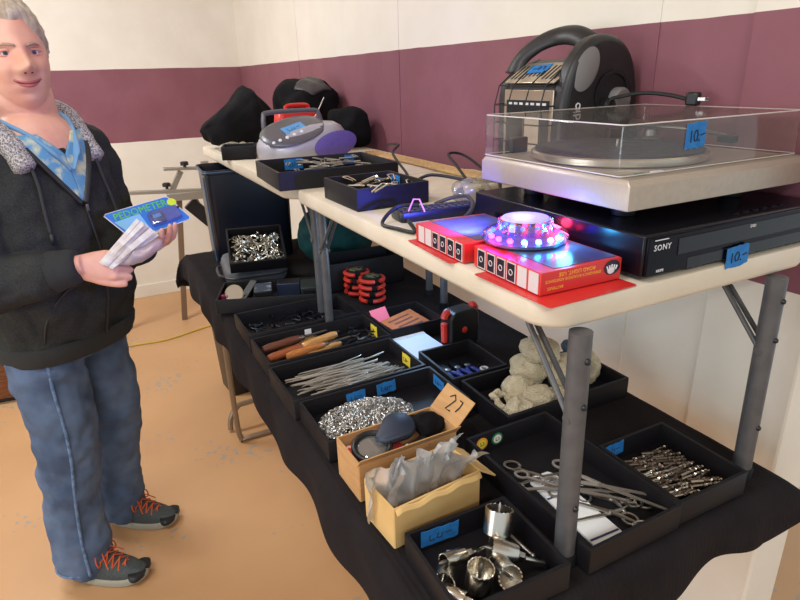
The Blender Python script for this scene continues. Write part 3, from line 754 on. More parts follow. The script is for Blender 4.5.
an = MB().cyl((.10, .10, .12), (.165, .105, .215), .0028, 8).sphere((.10, .10, .12), .010, 10, 8).build('antenna', 'dull_steel', S)

# red plastic can, black bags, white plastic bag
mat('red_plastic', (206, 36, 34), .4)
r_ = thing('red_case', 'red plastic case lying behind the handle of the stereo', 'case', (.80, 2.475, UZ), .15)
MB().loft([[(x*k, y*k, z) for x, y in rrect(.20, .08, .025, 5)] for k, z in ((.95, 0), (1, .01), (1, .12), (.95, .155), (.8, .165))]).build('case_body', 'red_plastic', r_, smooth=50)
MB().tube(catmull([(-.05, 0, .16), (-.045, 0, .185), (.045, 0, .185), (.05, 0, .16)], 5), .008, 8).build('handle', 'red_plastic', r_)
mat('black_fabric', (17, 16, 18), .9, col2=(12, 11, 13), scale=30, spec=.2)
mat('grey_leather', (72, 68, 68), .5, col2=(58, 55, 56), scale=50)
def soft_pt(d, r, amp, seed, flat, e, sc, tweak):
    x, y, z = d
    q = (abs(x)**e+abs(y)**e+abs(z)**e)**(1/e); p = Vector((x/q*r[0], y/q*r[1], z/q*r[2]))
    p = p + (noise.noise_vector(p*sc+Vector((seed, seed, seed)))+.5*noise.noise_vector(p*sc*2.3+Vector((seed, 0, seed))))*amp
    if tweak: p = tweak(p)
    return Vector((p.x, p.y, max(p.z, flat*r[2])))
def soft(name, m, label, cat, loc, r, rz, amp, seed, flat=-.9, e=2.4, sc=9, tweak=None):
    b = MB().sphere((0, 0, 0), 1, 48, 30)
    b.v = [tuple(soft_pt(d, r, amp, seed, flat, e, sc, tweak)) for d in b.v]
    o = b.build(name, m, smooth=180); o.location = (loc[0], loc[1], loc[2]-flat*r[2]); o.rotation_euler.z = rz
    return tag(o, label, cat)
def soft_patch(parent, name, m, az, el, off, args):
    def f(u, v):
        a = az[0]+(az[1]-az[0])*u; b_ = el[0]+(el[1]-el[0])*v
        d = Vector((cos(b_)*cos(a), cos(b_)*sin(a), sin(b_))); p = soft_pt(d, *args); return tuple(p + p.normalized()*off)
    return MB().grid(f, 14, 14).build(name, m, parent, smooth=180, solid=.003)
def slope(p):
    t = max(0, min(1, (-p.x+.02)/.20)); p.z -= .105*t*(p.z+.095)/.2; p.z += .02*max(0, 1-abs(p.x-.04)/.07) if p.z > 0 else 0; return p
soft('black_bag', 'black_fabric', 'slumped black cloth bag at the far left end of the upper table', 'bag', (.640, 2.84, UZ), (.165, .12, .125), .0, .026, 2, tweak=slope)
bb_ = soft('black_bag', 'black_fabric', 'tall black padded bag with a grey leather panel against the wall', 'bag', (.975, 2.88, UZ), (.145, .16, .150), .2, .026, 8, e=2.7)
soft_patch(bb_, 'leather_panel', 'grey_leather', (-2.55, -1.15), (.62, 1.40), .004, ((.145, .16, .150), .026, 8, -.9, 2.7, 9, None))
soft('black_bag', 'black_fabric', 'smaller black pouch lying right of the stereo near the wall', 'bag', (1.03, 2.50, UZ), (.075, .12, .085), .1, .02, 11, e=3)
b = MB().sphere((0, 0, 0), (.10, .06, .024), 36, 20); b.v = crumple(b.v, .014, 26, 9); b.v = [(x, y, max(z, -.018)) for x, y, z in b.v]
tag(b.build('plastic_bag', 'bag_clear', smooth=180, loc=(.585, 2.62, UZ+.0185), rz=-.2), 'crumpled clear plastic bag in front of the slumped black bag', 'bag')
# ---------------------------------------------------------------- what lies in the lower trays
FLZ = TZ+.0062                       # floor of a tray
R = random.Random(21)
# hole saws
def hole_saw(label, x, y, z, r, h, axis, rot=0.0, shank=.045):
    o = thing('hole_saw', label, 'hole saw', (0, 0, 0), 0, 'round hole saws in the near tray')
    o.matrix_world = frame((x, y, z), axis, (1, .1, .2)) @ Matrix.Rotation(rot, 4, 'Z')
    MB().loft([[(q*cos(2*pi*i/36), q*sin(2*pi*i/36), zz+(.0016*(i % 2) if zz > h*.9 else 0)) for i in range(36)] for q, zz in ((r*.92, 0), (r, .002), (r, h), (r*.90, h), (r*.88, .004))]).build('cup', 'saw_steel', o, smooth=40)
    MB().lathe([(.0075, 0), (.0085, -.002), (.0085, -.012), (.0065, -.014)], 6).build('hub', 'bright_steel', o)
    MB().lathe([(.0042, -.012), (.0042, -shank), (.003, -shank-.002)], 10).build('shank', 'bright_steel', o)
    MB().lathe([(.0028, .003), (.0028, h+.006), (.0004, h+.011)], 10).build('pilot_drill', 'dull_steel', o)
    return o
mat('saw_steel', (204, 198, 186), .24, 1.0)
mat('saw_dark', (60, 56, 52), .3, .9)
z0 = FLZ
hole_saw('large shiny hole saw lying on the others at the back of the near tray', .463, .600, z0+.042, .0225, .040, (.30, .25, .92), 0)
hole_saw('hole saw on its side at the right of the near tray, shank to the right', .470, .558, z0+.030, .0185, .042, (-.80, .50, .30), .3)
hole_saw('hole saw with an open mouth lying near the left side of the tray', .366, .592, z0+.0185, .0175, .032, (-.62, -.70, .25), .6)
hole_saw('narrow hole saw lying in the middle of the near tray', .402, .600, z0+.028, .0125, .040, (-.9, -.1, .2), 0)
hole_saw('hole saw standing mouth up at the front of the near tray', .392, .548, z0+.017, .0205, .038, (.05, -.12, 1), 0, .014)
hole_saw('hole saw leaning against the front wall of the near tray', .436, .548, z0+.026, .0185, .036, (-.2, -.72, .42), 0)
hole_saw('small dark hole saw under the pile at the near tray front', .362, .537, z0+.0145, .0135, .028, (-.5, .8, .05), 0)
def drill_bit(n, label, cat, group, mats, p, q, r):
    p, q = Vector(p), Vector(q); L = (q-p).length
    b = MB(); rings = []
    for k in range(25):
        t = k/24
        if t < .38: rr = [(r*.92*cos(2*pi*i/8), r*.92*sin(2*pi*i/8)) for i in range(8)]
        else:
            a = t*22; e = min(1, (1-t)/.05+.05)
            rr = [(e*r*(1 if abs(cos((2*pi*i/8))) > .5 else .55)*cos(2*pi*i/8+a), e*r*(1 if abs(cos((2*pi*i/8))) > .5 else .55)*sin(2*pi*i/8+a)) for i in range(8)]
        rings.append([(x, y, t*L) for x, y in rr])
    return tag(b.loft(rings).build(n, mats, smooth=40), label, cat, group), L
for p, q, lb in (((.395, .640, z0+.004), (.430, .605, z0+.018), 'loose blue tipped drill bit at the left back of the hole saw tray'), ((.487, .618, z0+.030), (.505, .560, z0+.012), 'loose drill bit leaning at the right of the hole saw tray')):
    o = MB().cyl(p, q, .003, 10).sphere(q, .005, 10, 6).build('drill_bit', 'dull_steel'); tag(o, lb, 'drill bit')

# drill bits
mat('bit_steel', (128, 116, 104), .34, .95); mat('bit_bright', (206, 196, 182), .26, 1.0)
M_ = Matrix.Translation((.861, .599, FLZ)) @ Matrix.Rotation(-.01, 4, 'Z')
proto = None; k = 0
for row in range(4):
    for i in range(17):
        x = -.066+.062*(row % 2)+R.uniform(-.006, .006)+(.030 if row > 1 else .0)+.012; y = .062-.0075*i+R.uniform(-.002, .002); z = .004+.006*(row//2)+.0015*(i % 2)
        L = .062; a = R.uniform(-.28, .28)-.18
        if proto is None:
            proto, _ = drill_bit('drill_bit', 'steel drill bit in the heap in the wall side tray', 'drill bit', 'drill bits in the wall side tray', 'bit_steel', (0, 0, 0), (0, 0, L), .0033); o = proto
        else: o = proto.copy(); COL.objects.link(o)
        if R.random() < .3 and o is not proto:
            if 'bright' not in globals(): bright = proto.data.copy(); bright.materials.clear(); bright.materials.append(MATS['bit_bright'])
            o.data = bright
        d = Vector((cos(a), sin(a), R.uniform(-.02, .05)))
        o.matrix_world = M_ @ frame(Vector((x, y, z))-d*L*.5, d, (0, 0, 1)) @ Matrix.Rotation(R.uniform(0, 6), 4, 'Z')

# scissors
def scissors(label, x, y, z, rz, L=.15, op=.12, m='steel', group=None, loops=1.0):
    o = thing('scissors', label, 'scissors', (x, y, z), rz, group)
    for s, zz in ((1, .0016), (-1, .0042)):
        b = MB(); c, sn = cos(op*s), sin(op*s)
        T = Matrix.Rotation(op*s, 4, 'Z')
        b.prism([(0, -.004), (L*.52, -.0008*s if s > 0 else -.003), (L*.54, 0), (L*.50, .003 if s > 0 else .0008), (0, .004)], zz-.0012, zz+.0012, T)
        b.build('blade', m, o, smooth=0)
        h = MB().tube([tuple(T @ Vector(q)) for q in catmull([(0, 0, zz), (-L*.16, -s*.004, zz), (-L*.30, -s*.010*1, zz)], 4)], [.0042]*4+[.003]*5, 8)
        h.torus(.0125*loops, .0026, 22, 7, T @ Matrix.Translation((-L*.30-.012*loops, -s*.015, zz)) @ Matrix.Diagonal((1.2, 1, 1, 1)))
        h.build('handle', m, o)
    MB().lathe([(.004, 0), (.004, .0068), (.003, .0074)], 12).build('pivot', m, o)
    return o
sx0, sy0 = .668, .672
z1 = FLZ
# white packet under the scissors
mat('packet_white', (222, 222, 220), .6); mat('packet_navy', (40, 48, 100), .6)
pk2 = thing('paper_packet', 'white paper packet with navy lines lying under the scissors', 'packet', (.648, .622, z1), -1.62)
o_ = [(-.100, -.020), (-.088, -.029), (.095, -.032), (.095, .032), (-.088, .029), (-.100, .020)]
MB().prism(o_, 0, .0035).build('paper', 'packet_white', pk2, smooth=0)
for x in (-.035, .078): MB().box((x, 0, .0037), (.004, .060, .0006)).build('navy_line', 'packet_navy', pk2, smooth=0)
for k_ in range(3): MB().box((-.074+.006*k_, .0, .0037), (.0022, .026-.004*k_, .0005)).build('print_line', 'packet_navy', pk2, smooth=0)
scissors('silver scissors with rings at the left end of the white packet', .648, .712, z1+.004, -.55, .15, .30)
scissors('silver scissors lying behind the table leg with a ring towards the wall', .700, .690, z1+.0005, -2.3+pi, .15, .18)
scissors('grey scissors crossing the white packet near its front end', .690, .575, z1+.004, 2.55, .14, .34)
scissors('long grey scissors across the middle of the white packet', .655, .660, z1+.0115, -.72, .22, .10, 'grey_scissor', None, .8) if mat('grey_scissor', (150, 142, 132), .45, .6) else None
scissors('large grey pliers shaped scissors reaching to the right corner of the tray', .712, .628, z1+.019, -.98, .23, .14, 'grey_scissor', None, .9)
scissors('small silver scissors at the near right of the white packet', .722, .598, z1+.0005, 1.9, .12, .3)

# silver chain heap
ch = MB(); R2 = random.Random(9)
def mound(x, y): return .034*max(0, 1-(x/.115)**2-(y/.078)**2)**.7
proto_link = MB().torus(.0052, .00115, 9, 4)
for k in range(1500):
    a, r = R2.uniform(0, 2*pi), sqrt(R2.random())
    x, y = .112*r*cos(a), .074*r*sin(a)
    z = mound(x, y)*R2.uniform(.55, 1.0)+.003
    m = Matrix.Translation((x, y, z)) @ Euler((R2.uniform(-1.2, 1.2), R2.uniform(-1.2, 1.2), R2.uniform(0, pi))).to_matrix().to_4x4()
    ch.add(proto_link.v, proto_link.f, m)
mat('chain_steel', (206, 204, 200), .3, 1.0)
c_ = ch.build('chain_heap', 'chain_steel', None, loc=(.442, 1.062, FLZ), rz=.0); tag(c_, 'heap of fine silver chain in the tray with three blue tapes', 'chain', None, 'stuff')

# long thin picks
pk_m = MB().tube([(-.09, 0, 0), (-.05, 0, 0), (.07, 0, 0), (.085, .0, .0), (.092, .003, 0)], [.0024, .0023, .0018, .0014, .0006], 7)
pts = []
for k in range(100):
    lay = k//19; i = k % 19
    pts.append((.470+R.uniform(-.055, .055)+.005, 1.172+.0080*i+R.uniform(-.005, .005), FLZ+.0035+lay*.0050, R.uniform(-.20, .20)+.06+(pi if R.random() < .5 else 0), R.uniform(-.03, .03)))
scatter(pk_m, 'metal_pick', 'pick_steel', 'long thin silver pick in the heap in its black tray', 'pick', 'silver picks heaped in a tray', pts) if mat('pick_steel', (212, 208, 200), .3, .9) else None

# chisels with wooden handles
WOOD = [('wood_orange', (196, 120, 58)), ('wood_tan', (206, 150, 84)), ('wood_brown', (112, 62, 42)), ('wood_red', (168, 88, 48))]
for n_, c_ in WOOD: mat(n_, c_, .4, col2=tuple(int(q*.78) for q in c_), scale=26, stretch=(1, 9, 9), coat=.2)
def chisel(label, x, y, z, rz, w, ry=0.0):
    o = thing('chisel', label, 'chisel', (x, y, z), rz, 'wooden handled chisels'); o.rotation_euler = (0, ry, rz)
    MB().lathe([(.003, -.06), (.0095, -.057), (.0125, -.040), (.0115, -.01), (.0125, .030), (.0105, .052), (.0065, .058)], 16, Matrix.Rotation(pi/2, 4, 'Y')).build('handle', w, o)
    MB().lathe([(.0072, .054), (.0072, .066), (.0055, .067)], 14, Matrix.Rotation(pi/2, 4, 'Y')).build('ferrule', 'dull_steel', o)
    MB().loft([[(x_, a*.6, b*.4) for a, b in ((-w_, -t_), (w_, -t_), (w_, t_), (-w_, t_))] for x_, w_, t_ in ((.060, .005, .005), (.085, .006, .005), (.135, .008, .003), (.142, .008, .0008))]).build('blade', 'dull_steel', o, smooth=0)
cz = FLZ+.0127
chisel('brown handled chisel lying at the back left of the chisel tray', .385, 1.508, cz+.015, .12, 'wood_brown', -.03)
chisel('tan handled chisel at the very back of the chisel tray', .430, 1.525, cz, .10, 'wood_tan')
chisel('orange handled chisel in the middle row, handle to the left', .384, 1.460, cz+.008, .16, 'wood_red', -.02)
chisel('light tan handled chisel in the middle, handle to the right', .485, 1.478, cz+.014, .22+pi, 'wood_tan', .02)
chisel('front tan handled chisel with its handle to the right', .480, 1.438, cz+.004, .20+pi, 'wood_tan', .02)
chisel('dark handled chisel lying along the front wall', .400, 1.408, cz, .18, 'wood_brown')
chisel('short orange handled chisel between the brown ones', .430, 1.432, cz+.014, .14, 'wood_orange', -.02)
scissors('black scissors with open ring handles resting on the chisel tray', .590, 1.495, FLZ+.014, pi+.5, .17, .35, 'blued_steel', None, 1.6) if mat('blued_steel', (44, 46, 52), .32, .8) else None
scissors('dark scissors with a silver ring at the right of the chisel tray', .600, 1.455, FLZ+.004, pi+.9, .15, .3, 'dull_steel', None, 1.3)
for k in range(9):
    o = MB().tube([(-.035, 0, 0), (0, .002, .001), (.035, -.002, 0)], [.0035, .0045, .002], 7).build('small_tool', 'blued_steel', loc=(.575+.008*k % .06, 1.405+.008*k, FLZ+.0048+.004*(k % 2)), rz=R.uniform(-.6, .6))
    tag(o, 'small dark steel tool in the right end of the chisel tray', 'tool', 'dark tools in the chisel tray')
o = MB().box((0, 0, 0), (.02, .016, .001)).build('price_sticker', 'label_white', loc=(.475, 1.5467, FLZ+.03)); o.rotation_euler = (pi/2, 0, 0); tag(o, 'small white price sticker on the back wall of the chisel tray', 'sticker')

# dark small bits beyond
scatter(bit('bolt', .026, .003), 'small_bit', 'blued_steel', 'small dark metal bit in the tray beyond the chisels', 'bit', 'dark bits in the tray beyond the chisels',
        [(.52+R.gauss(0, .045), 1.70+R.gauss(0, .03), FLZ+.0065+R.uniform(0, .012), R.uniform(0, pi), 0) for k in range(26)] + [(.38+R.uniform(-.03, .03), 1.69+R.uniform(-.05, .05), FLZ+.0065, R.uniform(0, pi), 0) for k in range(8)])

# angled tray: mirror, boxes
AM = Matrix.Translation((.478, 1.948, FLZ)) @ Matrix.Rotation(-.36, 4, 'Z')
def in_angled(o, x, y, z, rz=0, rx=0):
    o.matrix_world = AM @ Matrix.Translation((x, y, z)) @ Euler((rx, 0, rz)).to_matrix().to_4x4(); return o
mat('mirror_glass', (214, 218, 220), .06, 1.0); mat('mirror_back', (196, 176, 140), .5); mat('pink_plastic', (150, 40, 70), .4); mat('film_box', (74, 80, 92), .25, col2=(150, 158, 170), scale=24, ramp=(.45, .6))
o = thing('round_mirror', 'small round mirror propped up at the left end of the angled tray', 'mirror', (0, 0, 0)); in_angled(o, -.125, -.01, .034, 0, 1.15)
MB().lathe([(.030, -.003), (.032, -.002), (.032, .0015), (.029, .0022)], 36).build('rim', 'mirror_back', o); MB().lathe([(.029, .0018), (.0285, .0026), (.0001, .0026)], 36).build('mirror_face', 'mirror_glass', o)
o = MB().box((0, 0, .02), (.018, .016, .04)).build('lipstick', 'pink_plastic', None, bevel=.004); in_angled(o, -.158, -.03, 0); tag(o, 'dark pink tube standing at the left end of the angled tray', 'tube')
o = MB().loft([[(x*k, y*k, z) for x, y in rrect(.03, .10, .006, 3)] for k, z in ((.9, 0), (1, .004), (1, .02), (.9, .024))]).build('tool_case', 'black_rubber'); in_angled(o, -.075, .02, .018, -.5, .5); tag(o, 'long thin black case slanting beside the round mirror', 'case')
o = thing('small_box', 'small black box with a shiny printed top in the middle of the angled tray', 'box', (0, 0, 0)); in_angled(o, -.025, -.01, 0, .1)
MB().box((0, 0, .026), (.062, .095, .052)).build('box_body', 'black_plastic', o, bevel=.002); MB().box((0, 0, .0524), (.056, .085, .001)).build('printed_top', 'film_box', o)
o = thing('small_box', 'dark navy box at the back of the angled tray', 'box', (0, 0, 0)); in_angled(o, .06, .045, 0, 0)
MB().box((0, 0, .025), (.08, .06, .05)).build('box_body', 'navy_box', o, bevel=.002) if mat('navy_box', (30, 40, 62), .4) else None; MB().box((0, 0, .0505), (.07, .05, .001)).build('lid', 'black_plastic', o)
o = thing('small_box', 'dark green box at the right end of the angled tray', 'box', (0, 0, 0)); in_angled(o, .132, .02, 0, .05)
MB().box((0, 0, .023), (.058, .10, .046)).build('box_body', 'green_box', o, bevel=.002) if mat('green_box', (36, 44, 42), .4) else None; MB().box((0, -.0505, .026), (.04, .0008, .02)).build('panel', 'black_plastic', o)
for k in range(5):
    o = MB().cyl((-.012, 0, 0), (.012, 0, 0), .004, 10).build('chrome_peg', 'bright_steel'); in_angled(o, .035+.013*k, -.045+.006*(k % 2), .0045, .3*k); tag(o, 'short chrome peg lying at the front of the angled tray', 'peg', 'chrome pegs in the angled tray')
o = MB().lathe([(.009, 0), (.009, .01), (.006, .014)], 14).build('bottle_stopper', 'yellow_paper'); in_angled(o, -.09, -.066, 0); tag(o, 'small yellow stopper in front of the round mirror', 'stopper')
o = MB().lathe([(.008, 0), (.008, .012), (.005, .014)], 14).build('bottle_stopper', 'label_white'); in_angled(o, -.065, -.07, 0); tag(o, 'small white stopper in front of the slanting black case', 'stopper')

# orange card, pink slip, white pad
mat('orange_card', (188, 112, 66), .6, col2=(176, 98, 58), scale=20); mat('pink_slip', (240, 108, 130), .6); mat('pad_white', (206, 222, 240), .7)
o = thing('orange_card', 'printed orange card leaning in the small tray beyond the white pad', 'card', (.765, 1.475, FLZ+.022), .35); o.rotation_euler = (.22, 0, .35)
MB().box((0, 0, 0), (.135, .095, .003)).build('card_body', 'orange_card', o); 
for k in range(4): MB().box((-.005+.004*k, .028-.018*k, .0019), (.09-.012*(k % 2), .006, .0006)).build('print_line', 'mouth_brown', o) if (k or mat('mouth_brown', (108, 62, 56), .7)) else None
o = MB().box((0, 0, 0), (.06, .05, .0015)).build('pink_slip', 'pink_slip', loc=(.705, 1.533, FLZ+.035), rz=.2); o.rotation_euler = (.9, 0, .2); tag(o, 'bright pink paper slip behind the orange card', 'paper')
o = thing('white_pad', 'white pad lying between the orange card tray and the plier tray', 'pad', (.722, 1.320, TZ), .03)
MB().box((0, 0, .012), (.118, .150, .024)).build('pages', 'pad_white', o, bevel=.001); MB().box((0, .068, .0245), (.118, .014, .0012)).build('binding', 'label_white', o)

# pliers
mat('blue_grip', (32, 48, 138), .45)
def pliers(label, x, y, rz, z):
    o = thing('pliers', label, 'pliers', (x, y, z), rz, 'blue handled pliers')
    for s in (-1, 1):
        MB().tube(catmull([(0, 0, 0), (-.015, s*.008, 0), (-.05, s*.015, 0), (-.085, s*.011, 0)], 5), [.004]*5+[.0058]*11, 9, flat=.8).build('handle', 'blue_grip', o)
        MB().loft([[(x_, s*(.0005+a*w_), b*.0045) for a, b in ((0, -1), (1, -1), (1, 1), (0, 1))] for x_, w_ in ((-.006, .009), (.010, .010), (.040, .004))]).build('jaw', 'blued_steel', o, smooth=0)
    MB().lathe([(.008, -.0052), (.008, .0052), (.006, .006)], 14).build('pivot', 'dull_steel', o)
for k, lb in enumerate(('leftmost blue handled pliers in the small dark tray', 'middle blue handled pliers in the small dark tray', 'rightmost blue handled pliers in the small dark tray')):
    pliers(lb, .722+.030*k, 1.165, pi/2+.12-.1*k, FLZ+.0062)
o = MB().torus(.009, .003, 16, 7).build('small_ring', 'label_white', loc=(.815, 1.135, FLZ+.0035)); tag(o, 'small white ring in the right corner of the plier tray', 'ring')

# light pucks, standing case
mat('puck_red', (214, 58, 46), .4); mat('puck_black', (24, 24, 27), .4); mat('puck_green', (110, 120, 90), .4, col2=(20, 24, 24), scale=60, ramp=(.45, .55))
def puck(label, x, y, z, rz=0):
    o = thing('flare_puck', label, 'flare puck', (x, y, z), rz, 'stacked red flare pucks')
    MB().lathe([(.030, .001), (.034, .002), (.034, .020), (.030, .0215), (.0001, .0215)], 32).build('disc', 'puck_black', o)
    for a in (0, 2.1, 4.2):
        r_ = MB().tube([(.0405*cos(a+t), .0405*sin(a+t), .011) for t in [-.78+.13*k for k in range(13)]], .0075, 8); r_.build('rim_segment', 'puck_red', o)
    MB().lathe([(.026, .0214), (.024, .0226), (.0001, .0226)], 28).build('lens', 'puck_green', o)
for k, lb in enumerate(('lowest red rimmed flare puck of the front stack', 'second red rimmed flare puck from the bottom of the front stack', 'third red rimmed flare puck of the front stack', 'topmost red rimmed flare puck of the front stack')):
    puck(lb, .785, 1.765, TZ+.0235*k, .9+.25*k)
for k, lb in enumerate(('lowest red flare puck of the stack behind', 'middle red flare puck of the stack behind', 'upper red flare puck of the stack behind', 'topmost red flare puck of the stack behind')):
    puck(lb, .770, 1.862, TZ+.0235*k, 2.2+.4*k)
o = thing('flare_case', 'black case with red corner bumpers standing on edge beyond the plier tray', 'case', (.845, 1.300, TZ), .12)
MB().prism(rrect(.098, .118, .022, 5, 0, .059), -.026, .026, XZ).build('shell', 'puck_black', o, bevel=.004)
for s, z in ((-1, .014), (-1, .10), (1, .104)):
    MB().tube([(s*.041+s*.014*cos(a), 0, z+.014*sin(a)*(1 if z > .05 else -1)*1.0) for a in [0.0+.32*k for k in range(6)]], .011, 8, flat=1).build('bumper', 'puck_red', o)
MB().tube([(-.054, 0, .03), (-.056, 0, .085)], .010, 8).build('bumper', 'puck_red', o)
MB().lathe([(.009, 0), (.009, .002), (.007, .003)], 16, Matrix.Translation((-.004, -.0262, .062)) @ Euler((pi/2, 0, 0)).to_matrix().to_4x4()).build('button', 'puck_red', o)

# open black case behind the pucks, grey case, green bag, black bin
mat('case_dark', (34, 36, 42), .3)
t = tray('storage_box', 'open black storage box behind the red flare pucks', .835, 1.985, .30, .155, -.05, .105, cat='box')
g = thing('grey_case', 'grey padded case with a zip lying under the tray of screws', 'case', (.505, 2.305, TZ), -.12)
mat('case_grey', (98, 98, 102), .7, col2=(86, 86, 90), scale=70)
MB().loft([[(x*k, y*k, z) for x, y in rrect(.235, .30, .05, 6)] for k, z in ((.93, 0), (.99, .010), (1, .028), (.99, .045), (.93, .060), (.84, .064))]).build('shell', 'case_grey', g, smooth=60)
MB().tube([(x*1.001, y*1.001, .030) for x, y in rrect(.235, .30, .05, 6)], .004, 6, True).build('zip', 'case_zip', g) if mat('case_zip', (52, 52, 56), .5) else None
MB().tube(catmull([(-.116, -.10, .03), (-.135, -.09, .032), (-.140, -.03, .034), (-.135, .03, .032), (-.116, .04, .03)], 5), .006, 8).build('handle', 'case_zip', g)
# tilted tray of screws leaning on the case
fr = (Vector((.377, 2.10, 0)), Vector((.577, 2.06, 0)))
xa = (fr[1]-fr[0]).normalized(); zc = Vector((xa.y, -xa.x, 0)); 
tilt = radians(29); ydir = Vector((-xa.y, xa.x, 0)); ya = (ydir*cos(tilt)+Vector((0, 0, 1))*sin(tilt)); za = xa.cross(ya)
c0 = (fr[0]+fr[1])/2 + Vector((0, 0, TZ+.098)) + ya*.095 - za*.0
SM = Matrix(((xa.x, ya.x, za.x, c0.x), (xa.y, ya.y, za.y, c0.y), (xa.z, ya.z, za.z, c0.z), (0, 0, 0, 1)))
tray('tray', 'small black tray heaped with silver screws, tilted up on the grey case', 0, 0, .205, .19, mtx=SM @ Matrix.Translation((0, 0, -.03)), h=.05)
sp_ = MB().box((0, 0, 0), (.20, .17, .06), Matrix.Translation(c0 - za*.066)).build('case_block', 'black_plastic', None) if False else None
proto = None
for k in range(190):
    x, y = R.uniform(-.088, .088), R.uniform(-.080, .070); h = .014*(1-(x/.1)**2)*(1-(y/.1)**2)
    z = -.02+.004+R.uniform(0, 1)*.010+h
    if proto is None: proto = bit('bolt', .022, .0028).build('screw', 'screw_steel') if mat('screw_steel', (204, 200, 188), .25, .95) else None; o = proto
    else: o = proto.copy(); COL.objects.link(o)
    o.matrix_world = SM @ Matrix.Translation((x, y, z)) @ Euler((R.uniform(-.3, .3), R.uniform(-.9, .9), R.uniform(0, 6.28))).to_matrix().to_4x4()
    tag(o, 'silver screw heaped in the tilted tray on the grey case', 'screw', 'silver screws in the tilted tray')
# support under the tilted tray
w_ = thing('tool_pouch', 'flat black pouch wedged between the tilted screw tray and the grey case', 'pouch', (.50, 2.185, TZ+.0645), -.2)
MB().loft([[(-.085, -.07, 0), (.085, -.07, 0), (.085, .075, 0), (-.085, .075, 0)], [(-.085, -.07, .012), (.085, -.07, .012), (.085, .075, .072), (-.085, .075, .072)]]).build('pouch_body', 'black_fabric', w_, bevel=.006)
tb = thing('black_bin', 'tall black plastic bin standing under the far end of the upper table', 'bin', (.575, 2.606, TZ), -.06)
mat('bin_navy', (20, 24, 38), .32); mat('bin_edge', (70, 96, 128), .35)
MB().loft([[(x*k, y*k, z) for x, y in rrect(.36, .26, .03, 5)] for k, z in ((.90, 0), (.91, .004), (.96, .376), (1.0, .379), (1.0, .394), (.97, .395), (.94, .376), (.88, .01))]).build('bin_body', 'bin_navy', tb, smooth=40)
MB().tube([(x*1.0, y*1.0, .387) for x, y in rrect(.36, .26, .03, 5)], .003, 6, True).build('rim', 'bin_edge', tb)
MB().cyl((-.169, -.118, .02), (-.178, -.126, .37), .0035, 8).build('corner_edge', 'bin_edge', tb)
mat('teal_cloth', (14, 84, 84), .8, col2=(10, 62, 66), scale=14)
soft('green_bag', 'teal_cloth', 'dark green bag slumped under the upper table beside the black bin', 'bag', (.865, 2.30, TZ), (.16, .12, .125), .1, .022, 4, e=2.3)

# cream wool pads
mat('wool', (212, 197, 164), .98, col2=(228, 214, 184), scale=50, bump=1.0, bscale=260, bdist=.008, spec=.1)
def pad(label, x, y, z, r, seed, ring=False, rot=(0, 0, 0)):
    b = MB()
    if ring:
        b.torus(r[0]*.74, r[0]*.27, 34, 14)
    else: b.sphere((0, 0, 0), r, 30, 20)
    vs = []
    for p in b.v:
        v = Vector(p); n = noise.noise_vector(v*38+Vector((seed*3.1, seed, 0)))*.009 + noise.noise_vector(v*95+Vector((seed, 0, 0)))*.004
        vs.append(tuple(v+n))
    b.v = vs
    o = b.build('wool_pad', 'wool', smooth=180); o.location = (x, y, z); o.rotation_euler = rot
    return tag(o, label, 'wool pad', 'cream wool pads in a tray')
pad('torn cream wool pad with dark gaps at the left end of the tray', .735, .948, FLZ+.026, (.03, .03, .024), 1, True, (.5, .3, 0))
pad('small round cream wool pad at the front left of the tray', .742, .897, FLZ+.028, (.034, .030, .027), 2)
pad('cream wool pad right of the small round one at the front', .806, .912, FLZ+.030, (.036, .036, .029), 3)
pad('cream wool pad behind the small round one', .795, .972, FLZ+.032, (.036, .036, .031), 4)
pad('big cream wool pad heaped at the back of the tray', .858, 1.002, FLZ+.052, (.052, .044, .045), 5, False, (0, .2, 0))
pad('cream wool pad crowning the heap', .868, .985, FLZ+.108, (.046, .046, .030), 6, False, (.1, .1, 0))
pad('wide cream wool pad lying right behind the table leg', .918, .945, FLZ+.050, (.048, .050, .046), 7, False, (0, -.2, 0))
pad('small cream wool pad in the front centre of the tray', .868, .902, FLZ+.024, (.030, .030, .022), 8)
pad('cream wool ring leaning at the wall end of the tray', .992, .962, FLZ+.042, (.043, .043, .03), 9, True, (.75, -.25, 0))
mat('case_blue', (78, 96, 118), .4)
o = MB().lathe([(.020, 0), (.022, .002), (.022, .012), (.016, .016), (.0001, .017)], 24).build('plastic_dome', 'case_blue', loc=(.955, .982, FLZ+.088)); o.rotation_euler = (.5, .2, 0); tag(o, 'grey blue plastic dome resting by the wool ring', 'stopper')

# ---------------------------------------------------------------- cardboard boxes
mat('cardboard', (196, 150, 98), .8, col2=(184, 138, 88), scale=18, stretch=(1, 1, 6)); mat('cardboard_pale', (216, 178, 116), .8, col2=(204, 164, 102), scale=12)
def carton_open(name, label, x, y, rz, w, d, h, m):
    o = thing(name, label, 'box', (x, y, TZ), rz); t = .0035
    oo, ii = rrect(w, d, .002, 1), rrect(w-2*t, d-2*t, .001, 1)
    MB().loft([[(a, b, 0) for a, b in oo], [(a, b, h) for a, b in oo], [(a, b, h) for a, b in ii], [(a, b, .004) for a, b in ii]]).build('carton_body', m, o, smooth=20)
    return o
B1 = carton_open('cardboard_box', 'brown cardboard box of magnifiers with a price handwritten on its raised flap', .430, .882, .03, .214, .100, .084, 'cardboard')
fl = MB().box((0, 0, 0), (.002, .098, .062)).build('flap', 'cardboard', B1, bevel=.0005); fl.matrix_local = Matrix.Translation((.1295, 0, .1060)) @ Euler((0, pi/4, 0)).to_matrix().to_4x4()
